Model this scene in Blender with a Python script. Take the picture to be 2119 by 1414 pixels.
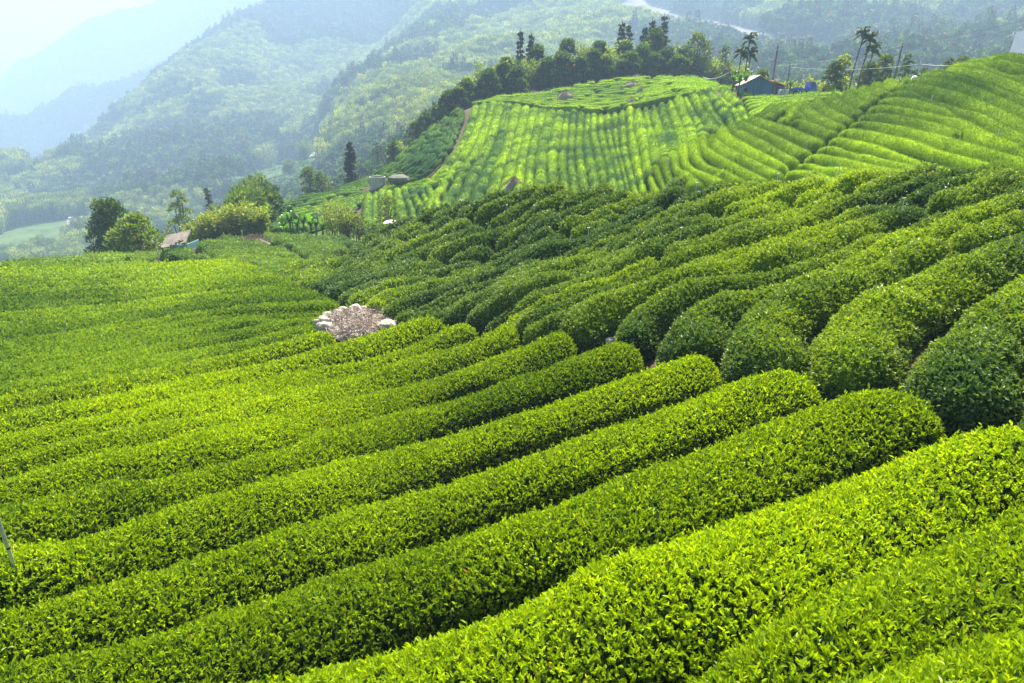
import bpy, math, random
import numpy as np
from mathutils import Vector

# ------------------------------------------------------------------ camera, world, sun
scene = bpy.context.scene
for o in list(bpy.data.objects): bpy.data.objects.remove(o)
PITCH = math.radians(20.5)
FPX, CU, CV = 1413.0, 1059.5, 707.0            # focal length and centre in photograph pixels
cam_d = bpy.data.cameras.new('camera'); cam = bpy.data.objects.new('camera', cam_d)
scene.collection.objects.link(cam)
cam_d.sensor_width = 36.0; cam_d.lens = 36.0*FPX/2119.0
cam_d.clip_start = 0.1; cam_d.clip_end = 9000
cam.location = (0, 0, 0); cam.rotation_euler = (math.pi/2-PITCH, 0, 0)
scene.camera = cam

SUN_EL, SUN_AZ = math.radians(53), math.radians(10)      # azimuth from +Y towards +X: sun stands behind the hills
world = bpy.data.worlds.new('World'); scene.world = world; world.use_nodes = True
wn = world.node_tree.nodes; wl = world.node_tree.links
sky = wn.new('ShaderNodeTexSky'); sky.sky_type = 'NISHITA'; sky.sun_disc = False
sky.sun_elevation = SUN_EL; sky.sun_rotation = SUN_AZ
sky.air_density = 1.3; sky.dust_density = 3.0; sky.ozone_density = 1.0
bg = wn['Background']; bg.inputs['Strength'].default_value = 0.06
wl.new(sky.outputs[0], bg.inputs[0])
sun_d = bpy.data.lights.new('sun', 'SUN'); sun_d.energy = 5.0; sun_d.angle = math.radians(0.6)
sun_d.color = (1.0, 0.94, 0.82)
sun = bpy.data.objects.new('sun', sun_d); scene.collection.objects.link(sun)
sdir = Vector((math.sin(SUN_AZ)*math.cos(SUN_EL), math.cos(SUN_AZ)*math.cos(SUN_EL), math.sin(SUN_EL)))
sun.rotation_euler = sdir.to_track_quat('Z', 'Y').to_euler()
scene.view_settings.view_transform = 'Standard'; scene.view_settings.look = 'None'
scene.view_settings.exposure = 1.85; scene.view_settings.gamma = 1.0
cy = scene.cycles
cy.max_bounces = 7; cy.diffuse_bounces = 1; cy.glossy_bounces = 2; cy.transmission_bounces = 4
cy.transparent_max_bounces = 6; cy.volume_bounces = 1; cy.use_denoising = True
cy.caustics_reflective = False; cy.caustics_refractive = False
cy.sample_clamp_indirect = 3.0; cy.sample_clamp_direct = 2.0

rng = np.random.default_rng(7)
random.seed(3)

# ------------------------------------------------------------------ noise
def _h(i, j, k, s):
    n = (i*374761393 + j*668265263 + k*2147483647 + s*1274126177) & 0xffffffff
    n = ((n ^ (n >> 13))*1103515245) & 0xffffffff
    n = ((n ^ (n >> 15))*2246822519) & 0xffffffff
    return ((n ^ (n >> 16)) & 0xffff)/65535.0
def noise(p, scale=1.0, seed=0):
    p = np.asarray(p, float)/scale
    if p.shape[-1] == 2: p = np.concatenate([p, np.zeros(p.shape[:-1]+(1,))], -1)
    i = np.floor(p).astype(np.int64); f = p-i; f = f*f*(3-2*f)
    out = 0
    for a in (0, 1):
        for b in (0, 1):
            for c in (0, 1):
                w = (f[..., 0] if a else 1-f[..., 0])*(f[..., 1] if b else 1-f[..., 1])*(f[..., 2] if c else 1-f[..., 2])
                out = out + w*_h(i[..., 0]+a, i[..., 1]+b, i[..., 2]+c, seed)
    return out*2-1

# ------------------------------------------------------------------ pixel <-> world
SP, CP = math.sin(PITCH), math.cos(PITCH)
def raydir(u, v):
    u = np.asarray(u, float); v = np.asarray(v, float)
    xd = (u-CU)/FPX; yd = (v-CV)/FPX
    return xd, CP-yd*SP, -(SP+yd*CP)
def at(u, v, Y):
    x, f, d = raydir(u, v)
    return (float(x/f*Y), float(Y), float(d/f*Y))
def proj(p):
    fc = p[1]*CP-p[2]*SP; uc = p[1]*SP+p[2]*CP
    return CU+FPX*p[0]/fc, CV-FPX*uc/fc, fc
def z_at_v(y, v):                                # height of the point above (.., y) seen at row v
    q = (CV-v)/FPX
    return y*(q*CP-SP)/(CP+q*SP)

# ------------------------------------------------------------------ the lie of the land
CTRL_PX = [  # (u, v, forward metres) measured on the canopy of the tea
 (1750,1110,7.6),(2100,1100,7.2),(2119,1400,4.6),(1400,1412,5.0),(1245,1090,8.0),(900,1150,9.3),(900,1412,6.2),(500,1200,9.2),(20,1200,8.4),(0,1412,6.7),
 (0,1060,11.2),(0,940,15.0),(500,940,14.0),(0,800,23.5),(500,800,22.5),(900,760,25.0),(900,900,17.0),(1250,880,14.5),(1600,940,10.4),
 (0,690,34),(250,690,35),(500,690,34),(0,620,46),(300,620,47),(0,575,58),(250,570,60),(0,546,68),(200,530,76),(300,540,70),
 (2110,870,9.2),(2060,850,9.8),(1750,800,12.2),(1570,775,14.0),(1400,742,17.0),(1250,722,19.5),(1050,688,25),(850,662,29.5),(700,630,35),(600,590,42),(480,560,49),(380,515,65),
 (2119,700,11.8),(1900,700,13.2),(1690,700,14.6),(2119,560,15.8),(1900,560,17.5),(1700,560,19),(1500,560,21.5),(1250,600,23.5),(1100,600,27),
 (2119,440,20.5),(1900,440,23.5),(1700,440,26),(1500,440,29),(1300,440,34),(1300,520,28.5),(1100,480,37),(1100,540,32),(900,560,36),(900,490,43),(750,560,44),
 (2119,335,25.5),(1950,350,27.5),(1800,366,29.5),(1600,376,32.5),(1500,374,34.5),(1300,375,39),(1200,378,41),(1100,386,43.5),(1000,402,46),(900,432,49.5),(830,462,52.5),(750,502,57),
 (620,520,61),(700,535,55),(520,520,63),(450,500,73),(600,490,80),(700,492,78),(480,484,84),(400,505,78),(350,520,76),(240,527,84),
 # middle hills
 (2119,330,46),(2119,220,58),(2119,112,74),(1900,345,51),(1900,250,64),(1990,140,82),(1885,168,86),(1750,360,55),(1750,260,70),(1640,370,58),(1640,300,68),
 (1700,203,92),(1560,240,86),(1480,275,84),(1340,358,68),(1500,350,63),(1400,330,71),(1620,208,96),
 (1250,370,74),(1050,378,84),(1250,300,92),(1250,228,118),(1400,250,98),(1400,190,116),(1500,188,114),(1050,300,108),(1050,215,138),(960,217,150),(900,330,118),
 (850,452,96),(920,420,94),(780,385,122),(800,480,88),(900,380,108),(950,260,138),
 (900,252,152),(850,298,152),(800,340,148),(740,375,142),(660,400,140),(560,425,138),(570,460,108),(650,440,112),(700,410,120),
 (1300,206,126),(1110,192,158),(1250,165,172),(1450,161,165),(1450,180,128),(1000,206,150),(1350,163,172),
 (1590,200,108),(1665,193,113),(1760,192,108),(1845,172,112),
 # far side
 (50,500,210),(150,470,230),(20,560,180),(300,440,240),(450,385,250),(600,372,235),(655,308,330),(300,350,330),(120,335,430),(300,255,430),
 (500,200,470),(600,130,560),(700,110,560),(800,60,620),(560,320,340),(700,215,330),(830,140,345),(950,160,290),(1000,95,400),(1170,15,480),(900,0,760),(1050,20,700),
 (185,332,480),(245,262,520),(300,205,560),(400,122,620),(480,82,660),(550,48,690),(700,0,740),(850,-60,820),(1100,-80,850),
 (1250,60,400),(1400,100,300),(1400,0,560),(1700,120,270),(1700,40,400),(1850,80,330),(2000,110,240),(2119,60,300),(2119,-20,420),(1550,140,240),(1700,-80,600),(2119,-120,650),(1400,-120,800),
 (0,300,760),(60,330,690),(0,264,900),(130,212,950),(250,186,1000),(340,160,1060),(440,135,1150),
 (60,195,1900),(180,100,2000),(290,40,2100),(360,0,2200),(500,-90,2350),(0,222,1850),(700,-160,2500),
]
CTRL_W = [   # hidden ground: (u, forward, z)
 (2119,31,-4.6),(2119,37,-5.6),(1900,36,-6.0),(1900,43,-6.3),(1700,39,-7.0),(1500,42,-8.0),(1500,52,-8.6),(1300,48,-9.8),(1300,58,-10.4),(1100,53,-11.5),(1100,68,-12.4),(900,58,-14.6),(900,74,-18),(750,68,-17.6),
 (480,98,-21),(350,95,-27),(240,100,-30),(430,130,-36),(0,82,-24),(0,110,-40),(240,140,-46),(0,150,-50),(560,175,-33),(480,180,-42),
 (740,170,-30),(850,180,-24),(850,230,-22),(950,180,-12),(950,220,-10),(1050,190,-6),(1050,230,-8),(1250,200,-3),(1250,250,-2),(1450,190,-3),(1450,220,-5),(1590,150,-5),(1590,190,-8),
 (1850,140,-6),(1850,190,-6),(2000,110,0),(2119,100,2),(2119,150,-4),(2119,200,-3),
 (400,800,-50),(185,640,-110),(700,1000,20),(550,900,-10),(0,1300,-190),(250,1350,-140),(440,1500,-60),(700,1500,0),(1100,1300,80),(1600,1200,80),(2119,1000,80),(0,560,-75),
 (60,2700,-250),(360,2800,-100),(1000,2800,100),(2000,2800,100),
 (1060,2.0,-4.3),(300,2.0,-5.2),(1900,2.0,-3.4),
]
pts = []
def farther(Y, u=2000): return (2.5 if u < 700 and Y > 172 else 1.0) if Y <= 235 else (2.5 if Y < 800 else (2.0 if Y < 1500 else 1.5))
for u, v, Y in CTRL_PX: pts.append(at(u, v, Y*farther(Y, u)))
for u, Y, z in CTRL_W:
    x = (u-CU)/FPX/CP
    k = farther(Y, u); pts.append((x*Y*k*0.97, Y*k, z*k))
pts = np.array(pts)
def feat(x, y):
    r = np.hypot(x, y)
    return np.stack([np.arctan2(x, y), 0.42*np.log(r)], -1), r
cf, cr = feat(pts[:, 0], pts[:, 1]); ce = pts[:, 2]/cr
def K(a, b):
    d2 = ((a[:, None, :]-b[None, :, :])**2).sum(-1)+1e-12
    return 0.5*d2*np.log(d2)
n = len(cf)
A = np.zeros((n+3, n+3)); A[:n, :n] = K(cf, cf)+np.eye(n)*2e-4
A[:n, n] = 1; A[:n, n+1:] = cf; A[n, :n] = 1; A[n+1:, :n] = cf.T
sol = np.linalg.solve(A, np.concatenate([ce, [0, 0, 0]]))
NPH, NR = 560, 800
PH0, PH1 = -1.05, 1.05; R0, R1 = 1.6, 5200.0
PH = np.linspace(PH0, PH1, NPH); LR = np.linspace(math.log(R0), math.log(R1), NR); RR = np.exp(LR)
ZT = np.zeros((NPH, NR))
for i in range(0, NPH, 20):
    g = np.stack(np.meshgrid(np.clip(PH[i:i+20], -.86, .86), LR*0.42, indexing='ij'), -1).reshape(-1, 2)
    e = K(g, cf)@sol[:n]+sol[n]+g@sol[n+1:]
    ZT[i:i+20] = e.reshape(-1, NR)*RR
GX = np.sin(PH)[:, None]*RR; GY = np.cos(PH)[:, None]*RR
gp = np.stack([GX, GY], -1)
far_w = np.clip((RR-190)/150, 0, 1)
ZT += far_w*(noise(gp, 120, 1)*9+noise(gp, 45, 2)*4)*np.clip(RR/500, .3, 2)
ZT += (1-far_w)*(noise(gp, 5, 4)*.07+noise(gp, 18, 5)*.12)*np.clip(RR/12, .2, 1)
ZT = np.where(ZT > 330, 330+(ZT-330)*.3, ZT)        # tops outside the frame stay low
ZT = np.minimum(ZT, 380)
ET = ZT/RR

def interp_tab(T, ph, lr):
    a = np.clip((ph-PH0)/(PH1-PH0)*(NPH-1), 0, NPH-1.001); b = np.clip((lr-LR[0])/(LR[-1]-LR[0])*(NR-1), 0, NR-1.001)
    i = a.astype(int); j = b.astype(int); fa = a-i; fb = b-j
    return (T[i, j]*(1-fa)*(1-fb)+T[i+1, j]*fa*(1-fb)+T[i, j+1]*(1-fa)*fb+T[i+1, j+1]*fa*fb)
def hz(x, y):
    x = np.asarray(x, float); y = np.asarray(y, float)
    return interp_tab(ZT, np.arctan2(x, y), np.log(np.maximum(np.hypot(x, y), R0)))
def gdrop(r): return (0.7+.4*np.clip((r-45)/20, 0, 1))*np.clip((260-r)/60, 0, 1)
PADS = []                                        # level ground, without hedges, under buildings
def padmask(x, y):
    m = np.ones(np.shape(x))
    for px_, py_, pr_ in PADS: m = m*np.clip((np.hypot(x-px_, y-py_)-pr_)/(.35*pr_), .06, 1)
    return m
def gz(x, y): return float(hz(x, y)-gdrop(math.hypot(x, y))*padmask(x, y))
def cast(u, v, rmin=3.0, rmax=3000.0, off=0.0):
    """first meeting of the line of sight with the canopy surface; nan where there is none between rmin and rmax"""
    u = np.atleast_1d(np.asarray(u, float)); v = np.atleast_1d(np.asarray(v, float))
    x, f, d = raydir(u, v); h = np.hypot(x, f); ph = np.arctan2(x, f); e = d/h
    out = np.full((len(u), 3), np.nan)
    j0 = max(1, int((math.log(rmin)-LR[0])/(LR[1]-LR[0])))
    for c in range(0, len(u), 4000):
        s = slice(c, min(c+4000, len(u)))
        a = np.clip((ph[s]-PH0)/(PH1-PH0)*(NPH-1), 0, NPH-1.001); i = a.astype(int); fa = (a-i)[:, None]
        E = ET[i]*(1-fa)+ET[i+1]*fa-(gdrop(RR)/RR if off else 0)
        hit = E[:, j0:] >= e[s][:, None]
        any_ = hit.any(1); j = hit.argmax(1)+j0
        k = np.arange(len(j)); e1 = E[k, j]; e0 = E[k, j-1]
        t = np.clip((e[s]-e0)/(e1-e0+1e-9), 0, 1)
        r = np.exp(LR[j-1]*(1-t)+LR[j]*t)
        ok = any_ & (r < rmax)
        o = np.stack([np.sin(ph[s])*r, np.cos(ph[s])*r, e[s]*r], -1); o[~ok] = np.nan
        out[s] = o
    return out
for pu, pv, lo, hi, rad in [(372,518,55,110,3.2),(1588,199,85,150,6.5),(1662,191,90,150,3.5),(782,386,90,170,3.0)]:
    p_ = cast([pu], [pv], lo, hi)[0]
    if not np.isnan(p_[0]): PADS.append((p_[0], p_[1]+rad*.45, rad))
def surf_at(u, v, rmin=3.0, rmax=3000.0):
    p = cast([u], [v], rmin, rmax)[0]
    if np.isnan(p[0]): p = cast([u], [v+5], rmin, rmax)[0]
    return Vector((p[0], p[1], hz(p[0], p[1])-.05))
def ground_at(u, v, rmin=3.0, rmax=3000.0):
    p = cast([u], [v], rmin, rmax, 0.7)[0]
    if np.isnan(p[0]):
        p = cast([u], [v+6], rmin, rmax, 0.7)[0]
    if np.isnan(p[0]): p = np.array(at(u, v, 120))
    return Vector((p[0], p[1], gz(p[0], p[1])))

# ------------------------------------------------------------------ materials
def new_mat(name):
    m = bpy.data.materials.new(name); m.use_nodes = True
    nt = m.node_tree; nt.nodes.clear()
    out = nt.nodes.new('ShaderNodeOutputMaterial')
    return m, nt, out
def ramp(nt, stops):
    r = nt.nodes.new('ShaderNodeValToRGB'); cr_ = r.color_ramp
    while len(cr_.elements) < len(stops): cr_.elements.new(0.5)
    for el, (p, c) in zip(cr_.elements, stops): el.position = p; el.color = (*c, 1)
    return r
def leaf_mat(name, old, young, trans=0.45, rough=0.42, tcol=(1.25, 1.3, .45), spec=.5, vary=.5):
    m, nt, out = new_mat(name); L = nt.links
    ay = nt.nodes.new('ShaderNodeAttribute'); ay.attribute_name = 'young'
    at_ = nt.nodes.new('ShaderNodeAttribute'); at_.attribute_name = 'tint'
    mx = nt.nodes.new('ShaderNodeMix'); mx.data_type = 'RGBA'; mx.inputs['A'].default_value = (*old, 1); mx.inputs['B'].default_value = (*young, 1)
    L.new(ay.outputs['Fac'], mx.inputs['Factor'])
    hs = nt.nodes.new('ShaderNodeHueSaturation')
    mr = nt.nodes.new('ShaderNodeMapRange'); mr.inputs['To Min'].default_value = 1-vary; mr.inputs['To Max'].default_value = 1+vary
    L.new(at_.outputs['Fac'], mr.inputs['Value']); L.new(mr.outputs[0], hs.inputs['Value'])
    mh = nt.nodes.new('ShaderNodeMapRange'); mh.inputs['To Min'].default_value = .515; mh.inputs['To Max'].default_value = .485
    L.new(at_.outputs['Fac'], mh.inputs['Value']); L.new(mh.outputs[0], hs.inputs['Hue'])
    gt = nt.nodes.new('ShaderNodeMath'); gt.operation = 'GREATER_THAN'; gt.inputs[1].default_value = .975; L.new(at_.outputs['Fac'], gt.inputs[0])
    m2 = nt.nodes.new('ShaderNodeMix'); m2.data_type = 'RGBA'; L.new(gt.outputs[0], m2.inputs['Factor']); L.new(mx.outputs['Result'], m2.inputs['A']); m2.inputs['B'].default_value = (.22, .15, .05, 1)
    L.new(m2.outputs['Result'], hs.inputs['Color'])
    p = nt.nodes.new('ShaderNodeBsdfPrincipled'); p.inputs['Roughness'].default_value = rough
    p.inputs['Specular IOR Level'].default_value = spec
    L.new(hs.outputs[0], p.inputs['Base Color'])
    if trans > 0:
        t = nt.nodes.new('ShaderNodeBsdfTranslucent')
        mt = nt.nodes.new('ShaderNodeMix'); mt.data_type = 'RGBA'; mt.blend_type = 'MULTIPLY'; mt.inputs['Factor'].default_value = 1
        mt.inputs['B'].default_value = (*tcol, 1); L.new(hs.outputs[0], mt.inputs['A']); L.new(mt.outputs['Result'], t.inputs[0])
        ms = nt.nodes.new('ShaderNodeMixShader'); ms.inputs[0].default_value = trans
        L.new(p.outputs[0], ms.inputs[1]); L.new(t.outputs[0], ms.inputs[2]); L.new(ms.outputs[0], out.inputs[0])
    else: L.new(p.outputs[0], out.inputs[0])
    return m
def plain(name, c1, c2=None, scale=4.0, rough=.8, metal=0.0, bump=0.0, spec=.4, detail=6, stretch=None):
    m, nt, out = new_mat(name); L = nt.links
    p = nt.nodes.new('ShaderNodeBsdfPrincipled'); p.inputs['Roughness'].default_value = rough; p.inputs['Metallic'].default_value = metal
    p.inputs['Specular IOR Level'].default_value = spec
    if c2 is None: c2 = tuple(x*.6 for x in c1)
    tc = nt.nodes.new('ShaderNodeTexCoord'); nz = nt.nodes.new('ShaderNodeTexNoise'); nz.inputs['Scale'].default_value = scale
    nz.inputs['Detail'].default_value = detail; nz.inputs['Roughness'].default_value = .65
    if stretch:
        mp = nt.nodes.new('ShaderNodeMapping'); mp.inputs['Scale'].default_value = stretch
        L.new(tc.outputs['Object'], mp.inputs[0]); L.new(mp.outputs[0], nz.inputs['Vector'])
    else: L.new(tc.outputs['Object'], nz.inputs['Vector'])
    r = ramp(nt, [(.3, c2), (.68, c1)]); L.new(nz.outputs['Fac'], r.inputs[0]); L.new(r.outputs[0], p.inputs['Base Color'])
    if bump:
        b = nt.nodes.new('ShaderNodeBump'); b.inputs['Strength'].default_value = bump; b.inputs['Distance'].default_value = .1
        L.new(nz.outputs['Fac'], b.inputs['Height']); L.new(b.outputs[0], p.inputs['Normal'])
    L.new(p.outputs[0], out.inputs[0])
    return m

M = {}
M['tea_leaf'] = leaf_mat('tea_leaf', (.035, .105, .008), (.33, .48, .004), trans=.45, rough=.38, tcol=(1.35, 1.25, .3), spec=.3)
M['tea_leaf_dark'] = leaf_mat('tea_leaf_dark', (.085, .165, .040), (.30, .44, .010), trans=.34, rough=.46, tcol=(1.4, 1.25, .35), spec=.5)
M['tea_leaf_far'] = leaf_mat('tea_leaf_far', (.045, .120, .012), (.25, .39, .005), trans=.35, rough=.6, tcol=(1.35, 1.25, .3), spec=.08, vary=.35)
M['tea_leaf_mid'] = leaf_mat('tea_leaf_mid', (.065, .150, .045), (.23, .40, .014), trans=.35, rough=.6, tcol=(1.3, 1.25, .4), spec=.12, vary=.3)
M['tea_wood'] = leaf_mat('tea_body', (.010, .018, .004), (.03, .06, .004), trans=0, rough=.9, spec=0, vary=.3)
M['crown'] = leaf_mat('crown_leaf', (.022, .065, .012), (.16, .24, .014), trans=.35, rough=.5, spec=.4)
M['bamboo'] = leaf_mat('bamboo_leaf', (.05, .11, .018), (.27, .33, .04), trans=.45, rough=.5, spec=.35)
M['conifer'] = leaf_mat('conifer_leaf', (.012, .035, .014), (.05, .09, .02), trans=.15, rough=.6, spec=.3)
M['banana'] = leaf_mat('banana_leaf', (.035, .11, .012), (.10, .24, .015), trans=.45, rough=.35, spec=.5)
def body_mat(name, old, young, bump=.5):
    m = leaf_mat(name, old, young, trans=0, rough=.9, spec=.02, vary=.3)
    nt = m.node_tree; p = [n_ for n_ in nt.nodes if n_.type == 'BSDF_PRINCIPLED'][0]
    tc = nt.nodes.new('ShaderNodeTexCoord'); nz = nt.nodes.new('ShaderNodeTexNoise'); nz.inputs['Scale'].default_value = 7; nz.inputs['Detail'].default_value = 5; nz.inputs['Roughness'].default_value = .8
    nt.links.new(tc.outputs['Object'], nz.inputs['Vector'])
    b = nt.nodes.new('ShaderNodeBump'); b.inputs['Strength'].default_value = bump; b.inputs['Distance'].default_value = .12
    nt.links.new(nz.outputs['Fac'], b.inputs['Height']); nt.links.new(b.outputs[0], p.inputs['Normal'])
    hs = [n_ for n_ in nt.nodes if n_.type == 'HUE_SAT'][0]; src = hs.inputs['Color'].links[0].from_socket
    r = ramp(nt, [(.35, (.45, .45, .45)), (.65, (1.15, 1.15, 1.15))]); nt.links.new(nz.outputs['Fac'], r.inputs[0])
    mt = nt.nodes.new('ShaderNodeMix'); mt.data_type = 'RGBA'; mt.blend_type = 'MULTIPLY'; mt.inputs['Factor'].default_value = 1
    nt.links.new(src, mt.inputs['A']); nt.links.new(r.outputs[0], mt.inputs['B']); nt.links.new(mt.outputs['Result'], hs.inputs['Color'])
    return m
M['tea_body_far'] = body_mat('tea_body_far', (.018, .055, .006), (.24, .39, .006))  # dark tone: older side leaves, deepened to paint shade into the row gaps
M['tea_body_mid'] = body_mat('tea_body_mid', (.040, .100, .036), (.27, .42, .014))
M['bark'] = plain('bark', (.16, .13, .10), (.06, .05, .04), 8, .9, bump=.3)
M['far_crown'] = leaf_mat('far_crown', (.020, .065, .022), (.11, .19, .045), trans=.25, rough=.6, spec=.2)
M['far_bamboo'] = leaf_mat('far_bamboo', (.055, .11, .030), (.22, .28, .085), trans=.4, rough=.6, spec=.2)
for nm_ in ('far_crown', 'far_bamboo'):
    nt_ = M[nm_].node_tree; hs_ = [n_ for n_ in nt_.nodes if n_.type == 'HUE_SAT'][0]; oi = nt_.nodes.new('ShaderNodeObjectInfo')
    src_ = hs_.inputs['Color'].links[0].from_socket; rr_ = ramp(nt_, [(0, (.45, .5, .6)), (.5, (.9, .95, .8)), (.85, (1.5, 1.4, 1.0)), (1, (2.0, 1.7, 1.2))])
    nt_.links.new(oi.outputs['Random'], rr_.inputs[0]); mt_ = nt_.nodes.new('ShaderNodeMix'); mt_.data_type = 'RGBA'; mt_.blend_type = 'MULTIPLY'; mt_.inputs['Factor'].default_value = 1
    nt_.links.new(src_, mt_.inputs['A']); nt_.links.new(rr_.outputs[0], mt_.inputs['B']); nt_.links.new(mt_.outputs['Result'], hs_.inputs['Color'])
M['concrete'] = plain('concrete', (.42, .41, .38), (.24, .24, .23), 3, .9, bump=.2, stretch=(1, 1, .25))
M['stone'] = plain('stone', (.50, .45, .35), (.26, .23, .18), 3, .9, bump=.4)
M['twig'] = plain('twig', (.36, .29, .23), (.14, .10, .07), 20, .9)
M['dry_twig'] = leaf_mat('dry_twig', (.20, .14, .10), (.72, .62, .53), trans=0, rough=.9, spec=.1)
M['dark_rock'] = plain('dark_rock', (.16, .15, .12), (.05, .06, .03), 3, .9, bump=.4)
M['metal'] = plain('galvanised', (.62, .64, .66), (.45, .46, .48), 10, .35, .7)
M['pole'] = plain('weathered_pole', (.17, .15, .13), (.08, .07, .065), 6, .9, stretch=(1, 1, .2))
M['black'] = plain('black_rubber', (.02, .02, .02), None, 5, .6)
M['white'] = plain('white_paint', (.80, .80, .80), (.62, .63, .64), 4, .4)
M['blue'] = plain('blue_paint', (.02, .13, .50), (.015, .09, .38), 4, .35)
M['glass'] = plain('dark_glass', (.02, .03, .045), (.015, .02, .03), 2, .08, spec=.8)
M['wire'] = plain('wire', (.04, .04, .045), None, 5, .6)
M['wire_white'] = plain('white_hose', (.75, .78, .8), None, 5, .5)
M['tealwall'] = plain('pale_blue_board', (.20, .42, .44), (.12, .28, .30), 5, .7)
M['weathered'] = plain('weathered_boards', (.24, .205, .165), (.11, .09, .07), 6, .9, bump=.3, stretch=(.4, 3, 1))
M['purple'] = plain('purple_crate', (.16, .07, .30), None, 5, .5)

def corrugated(name, c1, c2, along='X', freq=9.0, split=.5, seam=None):
    m, nt, out = new_mat(name); L = nt.links
    p = nt.nodes.new('ShaderNodeBsdfPrincipled'); p.inputs['Roughness'].default_value = .55; p.inputs['Metallic'].default_value = .1
    tc = nt.nodes.new('ShaderNodeTexCoord'); w = nt.nodes.new('ShaderNodeTexWave'); w.bands_direction = along; w.inputs['Scale'].default_value = freq/6.283*3.1416
    L.new(tc.outputs['Object'], w.inputs['Vector'])
    mp = nt.nodes.new('ShaderNodeMapping'); mp.inputs['Scale'].default_value = (1.5, .12, .12) if along == 'X' else (.12, 1.5, .12)
    nz = nt.nodes.new('ShaderNodeTexNoise'); nz.inputs['Scale'].default_value = 1.4; nz.inputs['Detail'].default_value = 4
    L.new(tc.outputs['Object'], mp.inputs[0]); L.new(mp.outputs[0], nz.inputs['Vector'])
    r = ramp(nt, [(split-.03, c1), (split+.03, c2)]); L.new(nz.outputs['Fac'], r.inputs[0]); L.new(r.outputs[0], p.inputs['Base Color'])
    b = nt.nodes.new('ShaderNodeBump'); b.inputs['Strength'].default_value = .6; b.inputs['Distance'].default_value = .03
    L.new(w.outputs['Fac'], b.inputs['Height']); L.new(b.outputs[0], p.inputs['Normal']); L.new(p.outputs[0], out.inputs[0])
    return m
M['roof_tin'] = corrugated('rusty_tin', (.72, .62, .56), (.36, .10, .05), 'Y', 12)
M['wall_tin'] = corrugated('blue_tin', (.085, .20, .30), (.06, .15, .24), 'X', 20)

def soil_mat():
    m, nt, out = new_mat('soil'); L = nt.links
    p = nt.nodes.new('ShaderNodeBsdfPrincipled'); p.inputs['Roughness'].default_value = .95; p.inputs['Specular IOR Level'].default_value = .1
    tc = nt.nodes.new('ShaderNodeTexCoord')
    n1 = nt.nodes.new('ShaderNodeTexNoise'); n1.inputs['Scale'].default_value = 14; n1.inputs['Detail'].default_value = 8; n1.inputs['Roughness'].default_value = .75
    n2 = nt.nodes.new('ShaderNodeTexNoise'); n2.inputs['Scale'].default_value = 1.2; n2.inputs['Detail'].default_value = 6
    for q in (n1, n2): L.new(tc.outputs['Object'], q.inputs['Vector'])
    r1 = ramp(nt, [(.32, (.04, .028, .018)), (.55, (.11, .078, .050)), (.75, (.24, .18, .125))]); L.new(n1.outputs['Fac'], r1.inputs[0])
    r2 = ramp(nt, [(.35, (.035, .075, .015)), (.7, (.13, .20, .03))]); L.new(n2.outputs['Fac'], r2.inputs[0])
    a = nt.nodes.new('ShaderNodeAttribute'); a.attribute_name = 'grass'
    mx = nt.nodes.new('ShaderNodeMix'); mx.data_type = 'RGBA'; L.new(a.outputs['Fac'], mx.inputs['Factor'])
    L.new(r1.outputs[0], mx.inputs['A']); L.new(r2.outputs[0], mx.inputs['B']); L.new(mx.outputs['Result'], p.inputs['Base Color'])
    b = nt.nodes.new('ShaderNodeBump'); b.inputs['Strength'].default_value = .8; b.inputs['Distance'].default_value = .06
    L.new(n1.outputs['Fac'], b.inputs['Height']); L.new(b.outputs[0], p.inputs['Normal']); L.new(p.outputs[0], out.inputs[0])
    return m
M['soil'] = soil_mat()
M['hill'] = plain('hill_scrub', (.10, .15, .035), (.03, .06, .018), .09, .95, spec=.1, detail=12)
M['bare'] = plain('bare_earth', (.20, .175, .15), (.15, .13, .11), .3, .95, spec=.1)
M['asphalt'] = plain('asphalt', (.33, .33, .34), (.26, .26, .27), 2, .9, spec=.2)

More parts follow.
